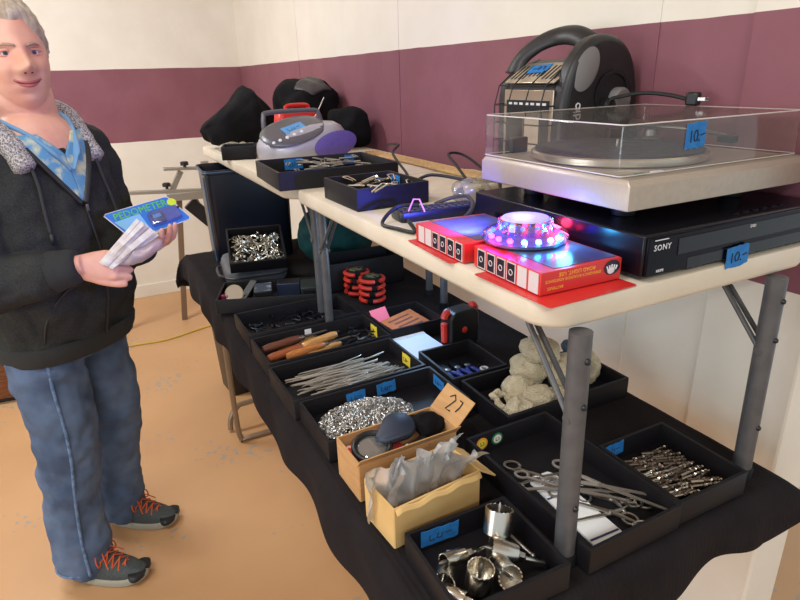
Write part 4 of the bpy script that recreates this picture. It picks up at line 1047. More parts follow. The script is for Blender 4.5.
nm = stroke_mb([[(-.012, .010), (-.004, .016), (.003, .009), (-.008, -.010), (.004, -.010)], [(.012, .012), (.019, .011), (.0185, .002), (.015, -.007)]], .0011)
nm.xf(Matrix(((0, 0, -1, -.0012), (-1, 0, 0, 0), (0, 1, 0, 0), (0, 0, 0, 1))) @ Matrix.Rotation(.1, 4, 'Z') @ Matrix.Translation((0, 0, .0006)) @ Matrix.Diagonal((1.3, 1.3, 1, 1))).build('handwriting', 'ink', fl)
fl3 = MB().box((0, 0, 0), (.216, .002, .03)).build('flap', 'cardboard', B1, bevel=.0005); fl3.matrix_local = Matrix.Translation((0, -.0535, .086)) @ Euler((.65, 0, 0)).to_matrix().to_4x4()
for k in range(2): MB().box((.045, -.0506, .052-.012*k), (.036-.012*k, .0006, .005)).build('print_line', 'print_brown', B1) if (k or mat('print_brown', (128, 92, 58), .8)) else None
b1m = Matrix.Translation((.430, .882, TZ)) @ Matrix.Rotation(.03, 4, 'Z')
def inb(o, x, y, z, rx=0, ry=0, rz=0): o.matrix_world = b1m @ Matrix.Translation((x, y, z)) @ Euler((rx, ry, rz)).to_matrix().to_4x4(); return o
o = MB().box((0, 0, .03), (.10, .08, .06)).build('inner_box', 'red_print', None, bevel=.001) if mat('red_print', (196, 52, 46), .5, col2=(232, 222, 210), scale=26, ramp=(.48, .54)) else None
inb(o, -.045, 0, .0045); tag(o, 'red and white printed packet under the round magnifier', 'packet')
clear_mat('lens_glass', (225, 228, 230), .25, .04, .06)
o = thing('magnifier', 'round folding magnifier with a thick black rim lying on the red packet', 'magnifier', (0, 0, 0)); inb(o, -.058, -.008, .079, .22, -.1, 0)
MB().torus(.034, .006, 36, 10).build('rim', 'black_plastic', o); MB().lathe([(.031, -.002), (.024, .002), (.0001, .0045)], 32).build('lens', 'lens_glass', o)
MB().lathe([(.028, -.0075), (.028, -.003), (.0001, -.003)], 28).build('backing', 'dull_steel', o)
o = thing('magnifier_case', 'navy teardrop shaped magnifier case behind the round magnifier', 'case', (0, 0, 0)); inb(o, .010, .012, .088, .15, -.12, .35)
td = [(.034*cos(a), .034*sin(a)) for a in [-1.75+.27*k for k in range(14)]] + [(-.055, .012), (-.058, 0), (-.055, -.012)]
mat('navy_case', (34, 44, 62), .5)
MB().loft([[(x*k, y*k, z) for x, y in td] for k, z in ((.92, -.008), (1, -.004), (1, .006), (.90, .011))]).build('shell', 'navy_case', o, smooth=60); MB().tube([(x*1.005, y*1.005, .001) for x, y in td], .0014, 6, True).build('seam', 'black_plastic', o)
o = soft('black_pouch', 'black_fabric', 'small crumpled black pouch at the right end of the magnifier box', 'pouch', (0, 0, 0), (.036, .026, .020), 0, .010, 6, sc=22); inb(o, .072, .006, .078)
for k in range(3):
    o = MB().cyl((-.02, 0, 0), (.02, 0, 0), .006, 12).build('loupe', 'steel'); inb(o, .018+.014*k, -.030, .070, 0, .3, .4*k+.5); tag(o, 'small metal loupe tube below the navy case', 'loupe', 'metal loupes in the box')
B2 = carton_open('cardboard_box', 'pale cardboard box stuffed with clear plastic bags', .414, .752, .09, .182, .098, .080, 'cardboard_pale')
f2 = MB().box((0, 0, 0), (.048, .096, .003)).build('flap', 'cardboard_pale', B2, bevel=.0005); f2.matrix_local = Matrix.Translation((.108, 0, .066)) @ Euler((0, .62, 0)).to_matrix().to_4x4()
f4 = MB().grid(lambda u, v: (-.088+.176*u, -.050-.006*v, .079-.009*v+.003*sin(u*19)), 16, 4).build('torn_flap', 'cardboard_pale', B2, smooth=180, solid=.003)
b2m = Matrix.Translation((.414, .752, TZ)) @ Matrix.Rotation(.09, 4, 'Z')
clear_mat('poly_bag', (250, 250, 250), .10, .16, .26, (244, 243, 242))
lbs = ['leftmost clear plastic bag standing in the pale box', 'clear plastic bag second from the left in the pale box', 'tall folded clear plastic bag left of the middle of the pale box', 'crumpled clear plastic bag in the middle of the pale box', 'bluish clear plastic bag right of the middle of the pale box', 'clear plastic bag second from the right in the pale box', 'rightmost clear plastic bag falling over the pale box flap']
for k in range(7):
    w, h = .075, .125 if k not in (2, 4) else .142
    if k == 6: h = .098
    sd = k*3.3
    def bagpt(u, v, k=k, w=w, h=h, sd=sd):
        x = (u-.5)*w*(1-.35*v if k in (2, 4) else 1-.1*v); z = v*h
        n = noise.noise_vector(Vector((u*4+sd, v*2.0, sd)))*.010 + noise.noise_vector(Vector((u*11+sd, v*4, 1)))*.0045
        lean = -.016-.05*v*v*(.4+.12*k % 1)
        return (x+n.x, lean+n.y+.010*sin(u*9+sd), z+n.z*.6)
    b = MB().grid(bagpt, 18, 22)
    back = MB().grid(lambda u, v: tuple(Vector(bagpt(u, v))+Vector((0, .007*sin(pi*u)*(1-v*.6)+.001, 0))), 18, 22); b.add(back.v, back.f)
    o = b.build('plastic_bag', 'poly_bag', smooth=180)
    o.matrix_world = b2m @ Matrix.Translation((-.066+.022*k, .026-.007*(k % 3), .012)) @ Euler((.0, .10*(k-3)/3, .25*sin(k*2.1))).to_matrix().to_4x4()
    tag(o, lbs[k], 'bag', 'clear plastic bags in the pale box')
# the blue-white light near the pucks is an added fill, no lamp stands there
# ---------------------------------------------------------------- floor level things
mat('alu', (176, 170, 158), .35, .7); mat('alu_brown', (128, 106, 84), .5, .3)
st = thing('work_stand', 'folding metal work stand with rails by the back wall', 'stand', (.30, 4.15, 0))
def bar(p, q, w, h, m, nm, bevel=.002):
    p, q = Vector(p), Vector(q); L = (q-p).length
    return MB().box((0, 0, L/2), (w, h, L), frame(p, q-p, (0, 0, 1) if abs((q-p).normalized().z) < .8 else (0, 1, 0))).build(nm, m, st, bevel=bevel)
bar((.11, 0, 1.052), (.60, -.02, 1.025), .018, .045, 'alu', 'upper_rail')
bar((-.30, 0, .935), (.36, -.03, .895), .022, .040, 'alu', 'lower_rail')
bar((.10, -.03, .875), (.37, -.05, .872), .05, .06, 'alu', 'rail_head')
bar((.215, 0, 1.03), (.14, 0, .91), .030, .035, 'alu', 'link_arm')
bar((.178, .01, .86), (.085, .01, .0), .035, .035, 'alu_brown', 'leg')
bar((.27, .03, .85), (.66, .03, .0), .035, .035, 'alu_brown', 'leg')
bar((-.16, .0, .90), (-.32, .0, .0), .035, .035, 'alu_brown', 'leg')
bar((.235, -.01, .82), (.36, -.02, .68), .09, .05, 'black_plastic', 'clamp')
for x, z in ((.243, 1.05), (.112, .925)):
    MB().lathe([(.010, 0), (.010, .014), (.026, .016), (.026, .034), (.020, .040)], 14, Matrix.Translation((x, -.01, z))).build('knob', 'black_plastic', st)
MB().box((.37, -.01, 1.068), (.05, .03, .025)).build('bracket', 'alu', st, bevel=.003)
# black bin under the table
bn = thing('black_bin', 'black bin standing on the floor under the far end of the lower table', 'bin', (.545, 2.985, 0), .1)
MB().loft([[(x*k, y*k, z) for x, y in rrect(.26, .22, .02, 4)] for k, z in ((.86, 0), (.87, .005), (.99, .40), (1.02, .404), (1.02, .42), (.97, .42), (.84, .01))]).build('bin_body', 'black_plastic', bn, smooth=40)
# brown wooden chest at the left edge
mat('brown_wood', (128, 74, 38), .45, col2=(92, 50, 26), scale=16, stretch=(1, 1, 8), coat=.2)
cb = thing('wooden_chest', 'brown wooden chest on the floor behind the man at the left edge', 'chest', (-.835, 3.62, 0), -.10)
MB().loft([[(x*k, y*k, z) for x, y in rrect(.62, .36, .03, 4)] for k, z in ((.94, .03), (.985, .05), (1, .14), (1, .30), (.985, .36))]).build('chest_body', 'brown_wood', cb, smooth=40)
MB().loft([[(x*k, y*k, z) for x, y in rrect(.63, .37, .03, 4)] for k, z in ((1, .361), (1.01, .37), (1.0, .40), (.9, .43))]).build('lid', 'brown_wood', cb, smooth=40)
MB().prism(rrect(.56, .30, .02, 3), 0, .03).build('plinth', 'black_plastic', cb)
# yellow cord across the floor
cord([(-.6, 3.9, .006), (.0, 3.86, .006), (.22, 3.84, .006), (.42, 3.90, .006), (.66, 4.0, .006), (.95, 4.3, .006)], .006, 'yellow_cord', 'yellow extension cord lying on the floor by the back wall', 'extension_cord') if mat('yellow_cord', (196, 168, 70), .6) else None
# black wheeled foot under the cloth corner
# ---------------------------------------------------------------- the man
sk = mat('skin', (228, 176, 150), .5, col2=(220, 158, 134), scale=16, bump=.15, bscale=160, bdist=.002)
sk.node_tree.nodes['Principled BSDF'].inputs['Subsurface Weight'].default_value = .08
sk.node_tree.nodes['Principled BSDF'].inputs['Subsurface Radius'].default_value = (.012, .005, .003)
mat('lip', (186, 104, 98), .45); mat('eye_white', (228, 222, 216), .2, coat=.5); mat('iris', (62, 74, 84), .2, coat=.6); mat('pupil', (8, 8, 9), .2, coat=.6)
mat('hair', (168, 150, 126), .6, col2=(212, 200, 180), scale=60, stretch=(1, 1, .25), bump=.7, bscale=120, bdist=.004)
mat('brow', (170, 146, 124), .7)
jm = mat('jacket_knit', (44, 45, 43), .95, col2=(56, 57, 54), scale=260, detail=2, bump=.3, bscale=420, bdist=.002, spec=.2)
mat('jacket_rib', (42, 43, 41), .95, bump=.5, bscale=60, stretch=(1, 1, .05), bdist=.003)
mat('fleece', (206, 200, 194), .95, col2=(96, 94, 94), scale=240, detail=2, bump=1.0, bscale=200, bdist=.006)
mat('zip', (34, 34, 36), .5)
mat('shirt_print', (96, 152, 186), .8, col2=(204, 206, 166), scale=26, ramp=(.48, .62))
mat('denim', (60, 76, 102), .9, col2=(92, 110, 138), scale=9, detail=6, bump=.25, bscale=600, bdist=.001)
mat('denim_seam', (112, 134, 164), .85, col2=(70, 94, 130), scale=60)
mat('shoe_grey', (66, 72, 72), .7, col2=(54, 60, 61), scale=120, bump=.2, bscale=200, bdist=.002)
mat('shoe_sole', (150, 146, 130), .7); mat('shoe_black', (26, 27, 29), .5); mat('lace', (196, 84, 40), .7)

PO = Vector((-.178, 2.02, 0))
person = thing('person', 'man in a dark grey jacket and blue jeans holding a blue pack and strips', 'person', PO)
PI_ = Matrix.Translation(-PO)
def axes(a):                                     # forward and left unit vectors
    f = Vector((sin(a), -cos(a), 0)); return f, Vector((cos(a), sin(a), 0))
FT, LT = axes(radians(38)); FP, LP = axes(radians(50)); FS = Vector((.82, -.572, 0)); LS = Vector((.572, .82, 0))
RINGS = [(.825, .02, .198, .150), (.90, .03, .205, .165), (1.0, .045, .212, .185), (1.10, .058, .215, .190), (1.20, .06, .212, .172), (1.30, .06, .208, .150), (1.37, .062, .198, .132), (1.425, .066, .165, .115), (1.465, .07, .115, .095), (1.49, .075, .085, .082)]
def tor(z):
    for a, b in zip(RINGS, RINGS[1:]):
        if a[0] <= z <= b[0]:
            t = (z-a[0])/(b[0]-a[0]); return [p+(q-p)*t for p, q in zip(a[1:], b[1:])]
    return list(RINGS[0][1:] if z < RINGS[0][0] else RINGS[-1][1:])
def tp(f, l, z): return PO + FT*f + LT*l + Vector((0, 0, z))
def front(l, z, off=0.0):
    cf, hw, hd = tor(z); return tp(cf+(hd+off)*sqrt(max(0, 1-(l/hw)**2)), l, z)
def ell(cf, hw, hd, z, n=40, e=2.25):
    return [tuple(tp(cf+hd*math.copysign(abs(cos(2*pi*i/n))**(2/e), cos(2*pi*i/n)), hw*math.copysign(abs(sin(2*pi*i/n))**(2/e), sin(2*pi*i/n)), z)) for i in range(n)]
def limb(b, pts, rs, k=6, n=18):
    P = catmull([tuple(p) for p in pts], k); R_ = [r[0] for r in catmull([(r, 0, 0) for r in rs], k)]
    return b.tube(P, R_, n)

# --- head in its own frame: x towards his right, y forward, z up
HC = Vector((-.128, 1.945, 1.655))
hy = Vector((.27, -.95, -.06)).normalized(); hx = hy.cross(Vector((0, 0, 1))).normalized(); hz_ = hx.cross(hy)
hz_ = (hz_ + hx*0.03).normalized(); hx = hy.cross(hz_).normalized()
HM = Matrix(((hx.x, hy.x, hz_.x, HC.x), (hx.y, hy.y, hz_.y, HC.y), (hx.z, hy.z, hz_.z, HC.z), (0, 0, 0, 1)))
def G(x, z, cx, cz, sx, sz): return exp(-((x-cx)/sx)**2/2-((z-cz)/sz)**2/2)
def headpt(d, extra=0.0):
    x, y, z = d
    up_ = z > 0
    px = x*(.079); pz = z*(.138 if up_ else .150); py = y*(.102)
    if up_: px *= 1-.06*z*z; 
    else:
        t = -z; px *= 1-.10*t**2.5; py *= 1-.05*t*t if y > 0 else 1-.30*t
    if y > 0: py *= 1-.08*(1-abs(x))*0
    p = Vector((px, py, pz))
    if y > 0:
        f = min(1, y*2.2)
        dz = (.013*G(px, pz, 0, .004, .010, .020) + .029*G(px, pz, 0, -.022, .0125, .013) + .016*G(px, pz, 0, -.008, .010, .014)
              + .010*(G(px, pz, .015, -.029, .007, .007)+G(px, pz, -.015, -.029, .007, .007))
              - .012*(G(px, pz, .032, .010, .015, .010)+G(px, pz, -.032, .010, .015, .010))
              + .006*(G(px, pz, .030, .030, .020, .008)+G(px, pz, -.030, .030, .020, .008))
              + .010*(G(px, pz, .044, -.026, .018, .018)+G(px, pz, -.044, -.026, .018, .018))
              - .004*(G(px, pz, .029, -.046, .006, .014)+G(px, pz, -.029, -.046, .006, .014))
              + .007*G(px, pz, 0, -.055, .022, .008) + .006*G(px, pz, 0, -.071, .018, .007) - .004*G(px, pz, 0, -.063, .026, .0028)
              + .012*G(px, pz, 0, -.112, .024, .018) - .003*G(px, pz, 0, -.087, .018, .006) + .006*(G(px, pz, .045, -.080, .02, .03)+G(px, pz, -.045, -.080, .02, .03))
              + .004*G(px, pz, 0, .075, .04, .03))
        p.y += dz*f
    if extra: p += Vector((x, y*.9, z)).normalized()*extra
    return p
def head_mb(nu=96, nv=80, extra=None):
    b = MB(); rings = []
    for j in range(1, nv):
        a = -pi/2+pi*j/nv
        rg = []
        for i in range(nu):
            d = (cos(a)*cos(2*pi*i/nu), cos(a)*sin(2*pi*i/nu), sin(a))
            rg.append(tuple(headpt(d, extra(d) if extra else 0.0)))
        rings.append(rg)
    return b.loft(rings)
body = MB()
hd = head_mb(); hd.xf(HM); body.add(hd.v, hd.f)
for s in (-1, 1):                                  # ears
    e = MB().sphere((0, 0, 0), (.012, .021, .034), 14, 12).torus(.022, .006, 20, 8, Matrix.Translation((s*.006, 0, .004)) @ Euler((0, pi/2, 0)).to_matrix().to_4x4() @ Matrix.Diagonal((1.35, .85, 1, 1)))
    e.xf(HM @ Matrix.Translation((s*.075, -.030, -.004)) @ Euler((-.15, 0, s*.12)).to_matrix().to_4x4()); body.add(e.v, e.f)
nb = tp(.055, 0, 1.45)
limb(body, [nb, HM @ Vector((0, -.02, -.16)), HM @ Vector((0, -.012, -.09)), HM @ Vector((0, -.01, -.03))], [.082, .078, .074, .060])
j_ = MB().sphere((0, 0, 0), (.066, .050, .030), 20, 12); j_.xf(HM @ Matrix.Translation((0, .010, -.128))); body.add(j_.v, j_.f)   # full throat
body.loft([ell(c, w*.82, d*.8, z) for z, c, w, d in RINGS[:-1]] + [ell(.072, .06, .06, 1.50)])
th = MB().sphere((0, 0, 0), (.120, .106, .125), 28, 18); th.xf(frame(tp(.086, 0, 1.405), (0, 0, 1), tuple(LT))); body.add(th.v, th.f)
shL, shR = tp(.055, .165, 1.405), tp(.055, -.165, 1.405)
elL, wrL = Vector((.040, 2.075, 1.085)), Vector((.088, 1.865, 1.120))
elR, wrR = Vector((-.300, 1.775, 1.095)), Vector((-.085, 1.712, 1.135))
for s_, e_, w_ in ((shL, elL, wrL), (shR, elR, wrR)):
    limb(body, [s_, s_.lerp(e_, .5), e_, e_.lerp(w_, .4), w_, w_+(w_-e_).normalized()*.02], [.05, .045, .040, .041, .028, .028])
hipR, knR, anR = PO - LP*.092 + Vector((.006, 0, .90)), Vector((-.246, 1.925, .50)), Vector((-.268, 1.910, .09))
hipL, knL, anL = PO + LP*.098 + Vector((0, 0, .90)), Vector((-.098, 2.105, .50)), Vector((-.142, 2.143, .09))
for h_, k_, a_ in ((hipR, knR, anR), (hipL, knL, anL)):
    limb(body, [h_, h_.lerp(k_, .5), k_, k_.lerp(a_, .35), a_, a_ - Vector((0, 0, .05))], [.082, .07, .052, .052, .036, .036])
    limb(body, [a_ - Vector((0, 0, .045)), a_ - Vector((0, 0, .05)) + FS*.08, a_ - Vector((0, 0, .06)) + FS*.16], [.03, .03, .022])

def hand(b, wrist, d, n, mirror, curls, spread=.06, scale=1.0, thumb=((.55, .35, .45), .3)):
    """palm leaves the wrist along d, n is where the palm faces, thumb on side s"""
    d = Vector(d).normalized(); n = Vector(n); n = (n-d*n.dot(d)).normalized(); s = d.cross(n)*mirror
    W = Vector(wrist)
    P = lambda a, c, e: W + d*a*scale + s*c*scale + n*e*scale
    def sect(a, hw, th, c0=0, e0=0): return [tuple(P(a, c0+hw*cos(t), e0+th*sin(t))) for t in [2*pi*i/20 for i in range(20)]]
    b.loft([sect(-.02, .026, .019), sect(.01, .030, .018), sect(.04, .039, .017, .001), sect(.07, .042, .0155), sect(.092, .040, .0125, -.001), sect(.10, .034, .008, -.001)])
    L = [(.042, .028, .021), (.047, .030, .022), (.043, .028, .021), (.034, .021, .019)]
    for k in range(4):
        c = .0305-.0203*k; a0 = (.090, .094, .090, .082)[k]; ang = 0; p = P(a0-.012, c, 0); pts = [p, P(a0, c, -.001)]; dirv = d; p = pts[-1]
        rs = [.0105, .0105]
        for q in range(3):
            ang += curls[k][q]; v = (d*cos(ang) + n*sin(ang) + s*(spread*(1.5-k)*cos(ang)*.6)).normalized()
            p2 = p + v*L[k][q]*scale; pts += [p.lerp(p2, .5), p2]; rs += [.0093-.0006*q, .0096-.0009*q-(.0012 if q == 2 else 0)]; p = p2
        rs = [r*(1 if k < 3 else .88)*scale for r in rs]
        b.tube(pts, rs, 12); b.sphere(tuple(pts[-1]), rs[-1]*1.02, 10, 8)
    ta, tn = thumb
    p = P(.018, .024, .004); pts = [p]; rs = [.014]; ang = ta[0]
    for q, l in enumerate((.042, .032, .026)):
        v = (d*cos(ang) + s*sin(ang)*(1-tn) + n*tn*(.6+.3*q)).normalized(); p2 = p+v*l*scale; pts += [p.lerp(p2, .5), p2]; rs += [.0125-.001*q, .0118-.0016*q]; p = p2; ang -= ta[1] if q == 0 else ta[2]
    b.tube(pts, [r*scale for r in rs], 12); b.sphere(tuple(pts[-1]), rs[-1]*scale*1.02, 10, 8)
cR = [(.55, 1.25, .7), (.75, 1.2, .7), (.85, 1.2, .7), (.95, 1.2, .7)]
hand(body, wrR, (.97, -.10, -.10), (-.05, .88, -.35), -1, cR, thumb=((.45, .15, .2), .12))
hand(body, wrL, (.42, -.85, .22), (-.25, .15, .9), -1 if True else 1, [(.30, .35, .2)]*4, thumb=((.8, .3, .3), .45))
bo = body.xf(PI_).build('body', 'skin', person, smooth=180); remesh(bo, .0034, 2)

# --- face details and hair
def on_face(x, z, off=0.0):
    """point on the face at x, z (head frame)"""
    best = None
    for it in range(1):
        zz = z/(.138 if z > 0 else .150); xx = x/.079
        for _ in range(6):
            yy = sqrt(max(0.02, 1-xx*xx-zz*zz)); p = headpt((xx, yy, zz)); xx *= 1 if abs(p.x) < 1e-6 else x/p.x
    return Vector((x, p.y+off, z))
HL = PI_ @ HM
for s in (-1, 1):
    c = on_face(s*.032, .010); c.y -= .0060
    e = MB().sphere((0, 0, 0), .0125, 20, 14); eo = e.xf(HL @ Matrix.Translation(c)).build('eye', 'eye_white', person)
    look = Vector((.10, 1, -.02)).normalized()
    m = HL @ frame(c + look*.0110, look, (1, 0, 0))
    MB().lathe([(.0058, 0), (.0052, .0012), (.0001, .0022)], 20, m).build('iris', 'iris', eo)
    MB().lathe([(.0028, .0016), (.0020, .0024), (.0001, .0026)], 14, m).build('pupil', 'pupil', eo)
    lid = MB().tube([c + Vector((.0165*cos(a), .0105+.003*sin(a)-.006*abs(cos(a))**2, .0075*sin(a)+.0)) for a in [pi*k/10 for k in range(11)]], [.002]+[.0034]*9+[.002], 8); lid.xf(HL).build('upper_eyelid', 'skin', person, smooth=180)
    lid = MB().tube([c + Vector((.0160*cos(a), .0098-.005*abs(cos(a))**2, -.0068*sin(a))) for a in [pi*k/10 for k in range(11)]], [.002]+[.0028]*9+[.002], 8); lid.xf(HL).build('lower_eyelid', 'skin', person, smooth=180)
    br = MB().tube([on_face(s*x, z, .0015) for x, z in ((.013, .026), (.022, .0295), (.034, .0305), (.046, .026))], [.0025, .0035, .0032, .0015], 8); br.xf(HL).build('eyebrow', 'brow', person, smooth=180)
mouth = [(-.031, -.0540), (-.020, -.0600), (-.009, -.0622), (0, -.0628), (.009, -.0622), (.020, -.0600), (.031, -.0540)]
MB().tube([on_face(x, z+.0035, -.0005) for x, z in mouth], [.001, .0028, .0038, .0036, .0038, .0028, .001], 8).xf(HL).build('upper_lip', 'lip', person, smooth=180)
MB().tube([on_face(x*.9, z-.0045, -.0006) for x, z in mouth], [.001, .0034, .0046, .005, .0046, .0034, .001], 8).xf(HL).build('lower_lip', 'lip', person, smooth=180)
MB().tube([on_face(x*1.06, z, .0012) for x, z in mouth], [.0006, .0011, .0013, .0013, .0013, .0011, .0006], 6).xf(HL).build('mouth_line', 'mouth_dark', person, smooth=180) if mat('mouth_dark', (92, 44, 42), .6) else None
for s in (-1, 1): MB().sphere(tuple(on_face(s*.0075, -.036, -.0008)), (.0036, .004, .0022), 10, 8).xf(HL).build('nostril', 'mouth_dark', person, smooth=180)
def hairmask(d):
    x, y, z = d
    az = atan2(abs(x), y)                             # 0 at the face, pi behind
    t = max(0, min(1, (az-.35)/1.0)); line = .62-.05*cos(az*3) if az < .5 else .60*(1-t)+(-.02)*t
    if az > 1.35: line = max(-.42, -.02-.55*(az-1.35))
    m = (z-line)/.10
    return max(0, min(1, m))
def hairoff(d):
    k = hairmask(d); n = noise.noise(Vector(d)*9)*.004+noise.noise(Vector((d[0]*34, d[1]*34, d[2]*9)))*.0030
    return -.008+(.008+.006+n*.8+.012*max(0, d[2]))*k
hb = head_mb(96, 72, hairoff); hb.xf(HL).build('hair', 'hair', person, smooth=180)

# --- jacket
J = MB(); J.loft([ell(c, w, d, z) for z, c, w, d in RINGS[:-2]])
for s_, e_, w_ in ((shL, elL, wrL), (shR, elR, wrR)):
    di = (w_-e_).normalized(); sd = LT if s_ is shL else -LT
    limb(J, [s_ - sd*.07 + Vector((0, 0, .015)), s_, s_.lerp(e_, .35) + sd*.012, s_.lerp(e_, .75)+sd*.006, e_, e_.lerp(w_, .35), e_.lerp(w_, .75), w_ - di*.012], [.07, .076, .072, .066, .068, .063, .054, .046])
jo = J.xf(PI_).build('jacket', 'jacket_knit', person, smooth=180); remesh(jo, .007, 4)
tx = bpy.data.textures.new('cloth_folds', 'CLOUDS'); tx.noise_scale = .085; tx.noise_depth = 2
md = jo.modifiers.new('folds', 'DISPLACE'); md.texture = tx; md.strength = .034; md.mid_level = .5; md.texture_coords = 'LOCAL'
for z0, z1, k in ((.812, .862, 1.0),):
    hb_ = MB().loft([ell(tor(z)[0], tor(z)[1]*g, tor(z)[2]*g, z) for z, g in ((.822, .99), (.827, 1.0), (.85, 1.025), (.878, 1.02), (.886, .985))], cap=False)
    hb_.xf(PI_).build('hem_band', 'jacket_rib', jo, smooth=180, solid=.006)
for w_, e_ in ((wrL, elL), (wrR, elR)):
    di = (w_-e_).normalized()
    MB().tube([w_-di*.062, w_-di*.058, w_-di*.012, w_+di*.004, w_+di*.008], [.050, .0555, .0480, .0445, .038], 24).xf(PI_).build('cuff', 'jacket_rib', jo, smooth=60)
# fleece-lined collar lying open round the neck
cp = [front(.105, 1.375, .012), tp(.135, .105, 1.435), tp(.075, .115, 1.492), tp(.0, .085, 1.525), tp(-.035, 0, 1.535), tp(.0, -.085, 1.525), tp(.075, -.115, 1.492), tp(.135, -.105, 1.435), front(-.105, 1.375, .012)]
MB().tube(catmull([tuple(p) for p in cp], 6), [.016]+[.027]*4+[.030]*39+[.027]*4+[.016], 12, flat=1.25).xf(PI_).build('fleece_collar', 'fleece', jo, smooth=180)
# shirt in the open neck
def vpatch(sg):
    def f(u, v):
        z = 1.462-.185*v; ho = .098*(1-v)**.8+.004; hi = max(0, .050*(1-v*3.3)); l = sg*(hi+(ho-hi)*u)
        if z > 1.425:
            q = front(l, 1.425, .011); t = (z-1.425)/.037; return tuple(q + Vector((0, 0, z-1.425)) - FT*.016*t)
        return tuple(front(l, z, .011))
    return f
so = MB().grid(vpatch(1), 10, 16).grid(vpatch(-1), 10, 16).xf(PI_).build('shirt', 'shirt_print', person, smooth=180, solid=.004)
mat('shirt_plain', (112, 160, 194), .8); mat('cord_grey', (52, 52, 54), .9)
for s in (-1, 1):
    MB().tube(catmull([tuple(front(s*.004, 1.365, .016)), tuple(front(s*.030, 1.405, .018)), tuple(tp(.165, s*.058, 1.452)), tuple(tp(.11, s*.085, 1.490)), tuple(tp(.04, s*.082, 1.515))], 6), [.007]*6+[.013]*19, 10, flat=.5).xf(PI_).build('shirt_collar', 'shirt_plain', so, smooth=180)
    # neck skin shows between the collar points; jacket facings fold back on either side
    MB().tube(catmull([tuple(front(s*x, z, .012)) for x, z in ((.088, 1.43), (.070, 1.39), (.040, 1.335), (.004, 1.275))], 6), .0105, 10, flat=.6).xf(PI_).build('facing', 'zip', jo, smooth=180)
    MB().tube(catmull([tuple(front(s*x, z, .020)) for x, z in ((.098, 1.385), (.098, 1.34), (.106, 1.27), (.110, 1.215))], 6), .0042, 8).xf(PI_).build('drawstring', 'cord_grey', jo, smooth=180)
    MB().tube([tuple(front(s*.110, 1.215, .020)), tuple(front(s*.112, 1.185, .020))], .0062, 8).xf(PI_).build('cord_end', 'zip', jo, smooth=180)
    MB().tube(catmull([tuple(front(s*x, z, .012)) for x, z in ((.155, .90), (.15, .97), (.115, 1.045), (.075, 1.065), (.05, 1.06))], 5), .0032, 6).xf(PI_).build('pocket_seam', 'zip', jo, smooth=180)
MB().tube([tuple(front(.004, z, .010)) for z in [1.275-.02*k for k in range(21)]], .0052, 8, flat=.6).xf(PI_).build('zipper', 'zip', jo, smooth=180)
zp = MB().box((0, 0, 0), (.008, .004, .02)); p_ = front(.004, 1.262, .016); zp.xf(PI_ @ frame(p_, (0, 0, 1), tuple(LT))).build('zip_pull', 'dull_steel', jo, bevel=.001)

# --- jeans
Jn = MB()
def pel(z, hw, hd, f=0.0, n=36): return [tuple(PO + FP*(f+hd*cos(2*pi*i/n)) + LP*(hw*sin(2*pi*i/n)) + Vector((0, 0, z))) for i in range(n)]
Jn.loft([pel(.80, .16, .135), pel(.86, .19, .15, .01), pel(.93, .195, .152, .015), pel(1.0, .185, .15, .02)])
for h_, k_, a_ in ((hipR, knR, anR), (hipL, knL, anL)):
    fw_ = FS*.012
    limb(Jn, [h_+Vector((0, 0, -.03)), h_.lerp(k_, .3), h_.lerp(k_, .7)+fw_, k_+fw_, k_.lerp(a_, .35), k_.lerp(a_, .72)-FS*.006, a_+Vector((0, 0, .0)), a_+Vector((0, 0, -.03))-FS*.01], [.102, .107, .098, .091, .087, .086, .090, .088], n=22)
jn = Jn.xf(PI_).build('jeans', 'denim', person, smooth=180); remesh(jn, .007, 3)
t2 = bpy.data.textures.new('denim_folds', 'CLOUDS'); t2.noise_scale = .07; t2.noise_depth = 1
md = jn.modifiers.new('folds', 'DISPLACE'); md.texture = t2; md.strength = .024; md.mid_level = .5; md.texture_coords = 'LOCAL'
for h_, k_, a_, sg in ((hipR, knR, anR, -1), (hipL, knL, anL, 1)):
    for m_, (ang, r_) in enumerate(((radians(-35), .004),)):
        sd = (LS*sg*cos(ang) - FS*sin(ang)*-.6).normalized() if sg > 0 else Vector((.12, -.99, 0)).normalized()
        MB().tube(catmull([tuple(p+sd*r) for p, r in ((h_+Vector((0, 0, -.03)), .106), (h_.lerp(k_, .35), .109), (h_.lerp(k_, .7)+FS*.012, .100), (k_+FS*.012, .093), (k_.lerp(a_, .35), .0895), (k_.lerp(a_, .72)-FS*.006, .0885), (a_, .092), (a_+Vector((0, 0, -.028)), .09))], 6), .005, 8, flat=1).xf(PI_).build('side_seam', 'denim_seam', jn, smooth=180)
    hm_ = MB().torus(.0835, .0045, 40, 8, PI_ @ Matrix.Translation(a_+Vector((0, 0, -.026))-FS*.009)); hm_.build('leg_hem', 'denim_seam', jn, smooth=180)

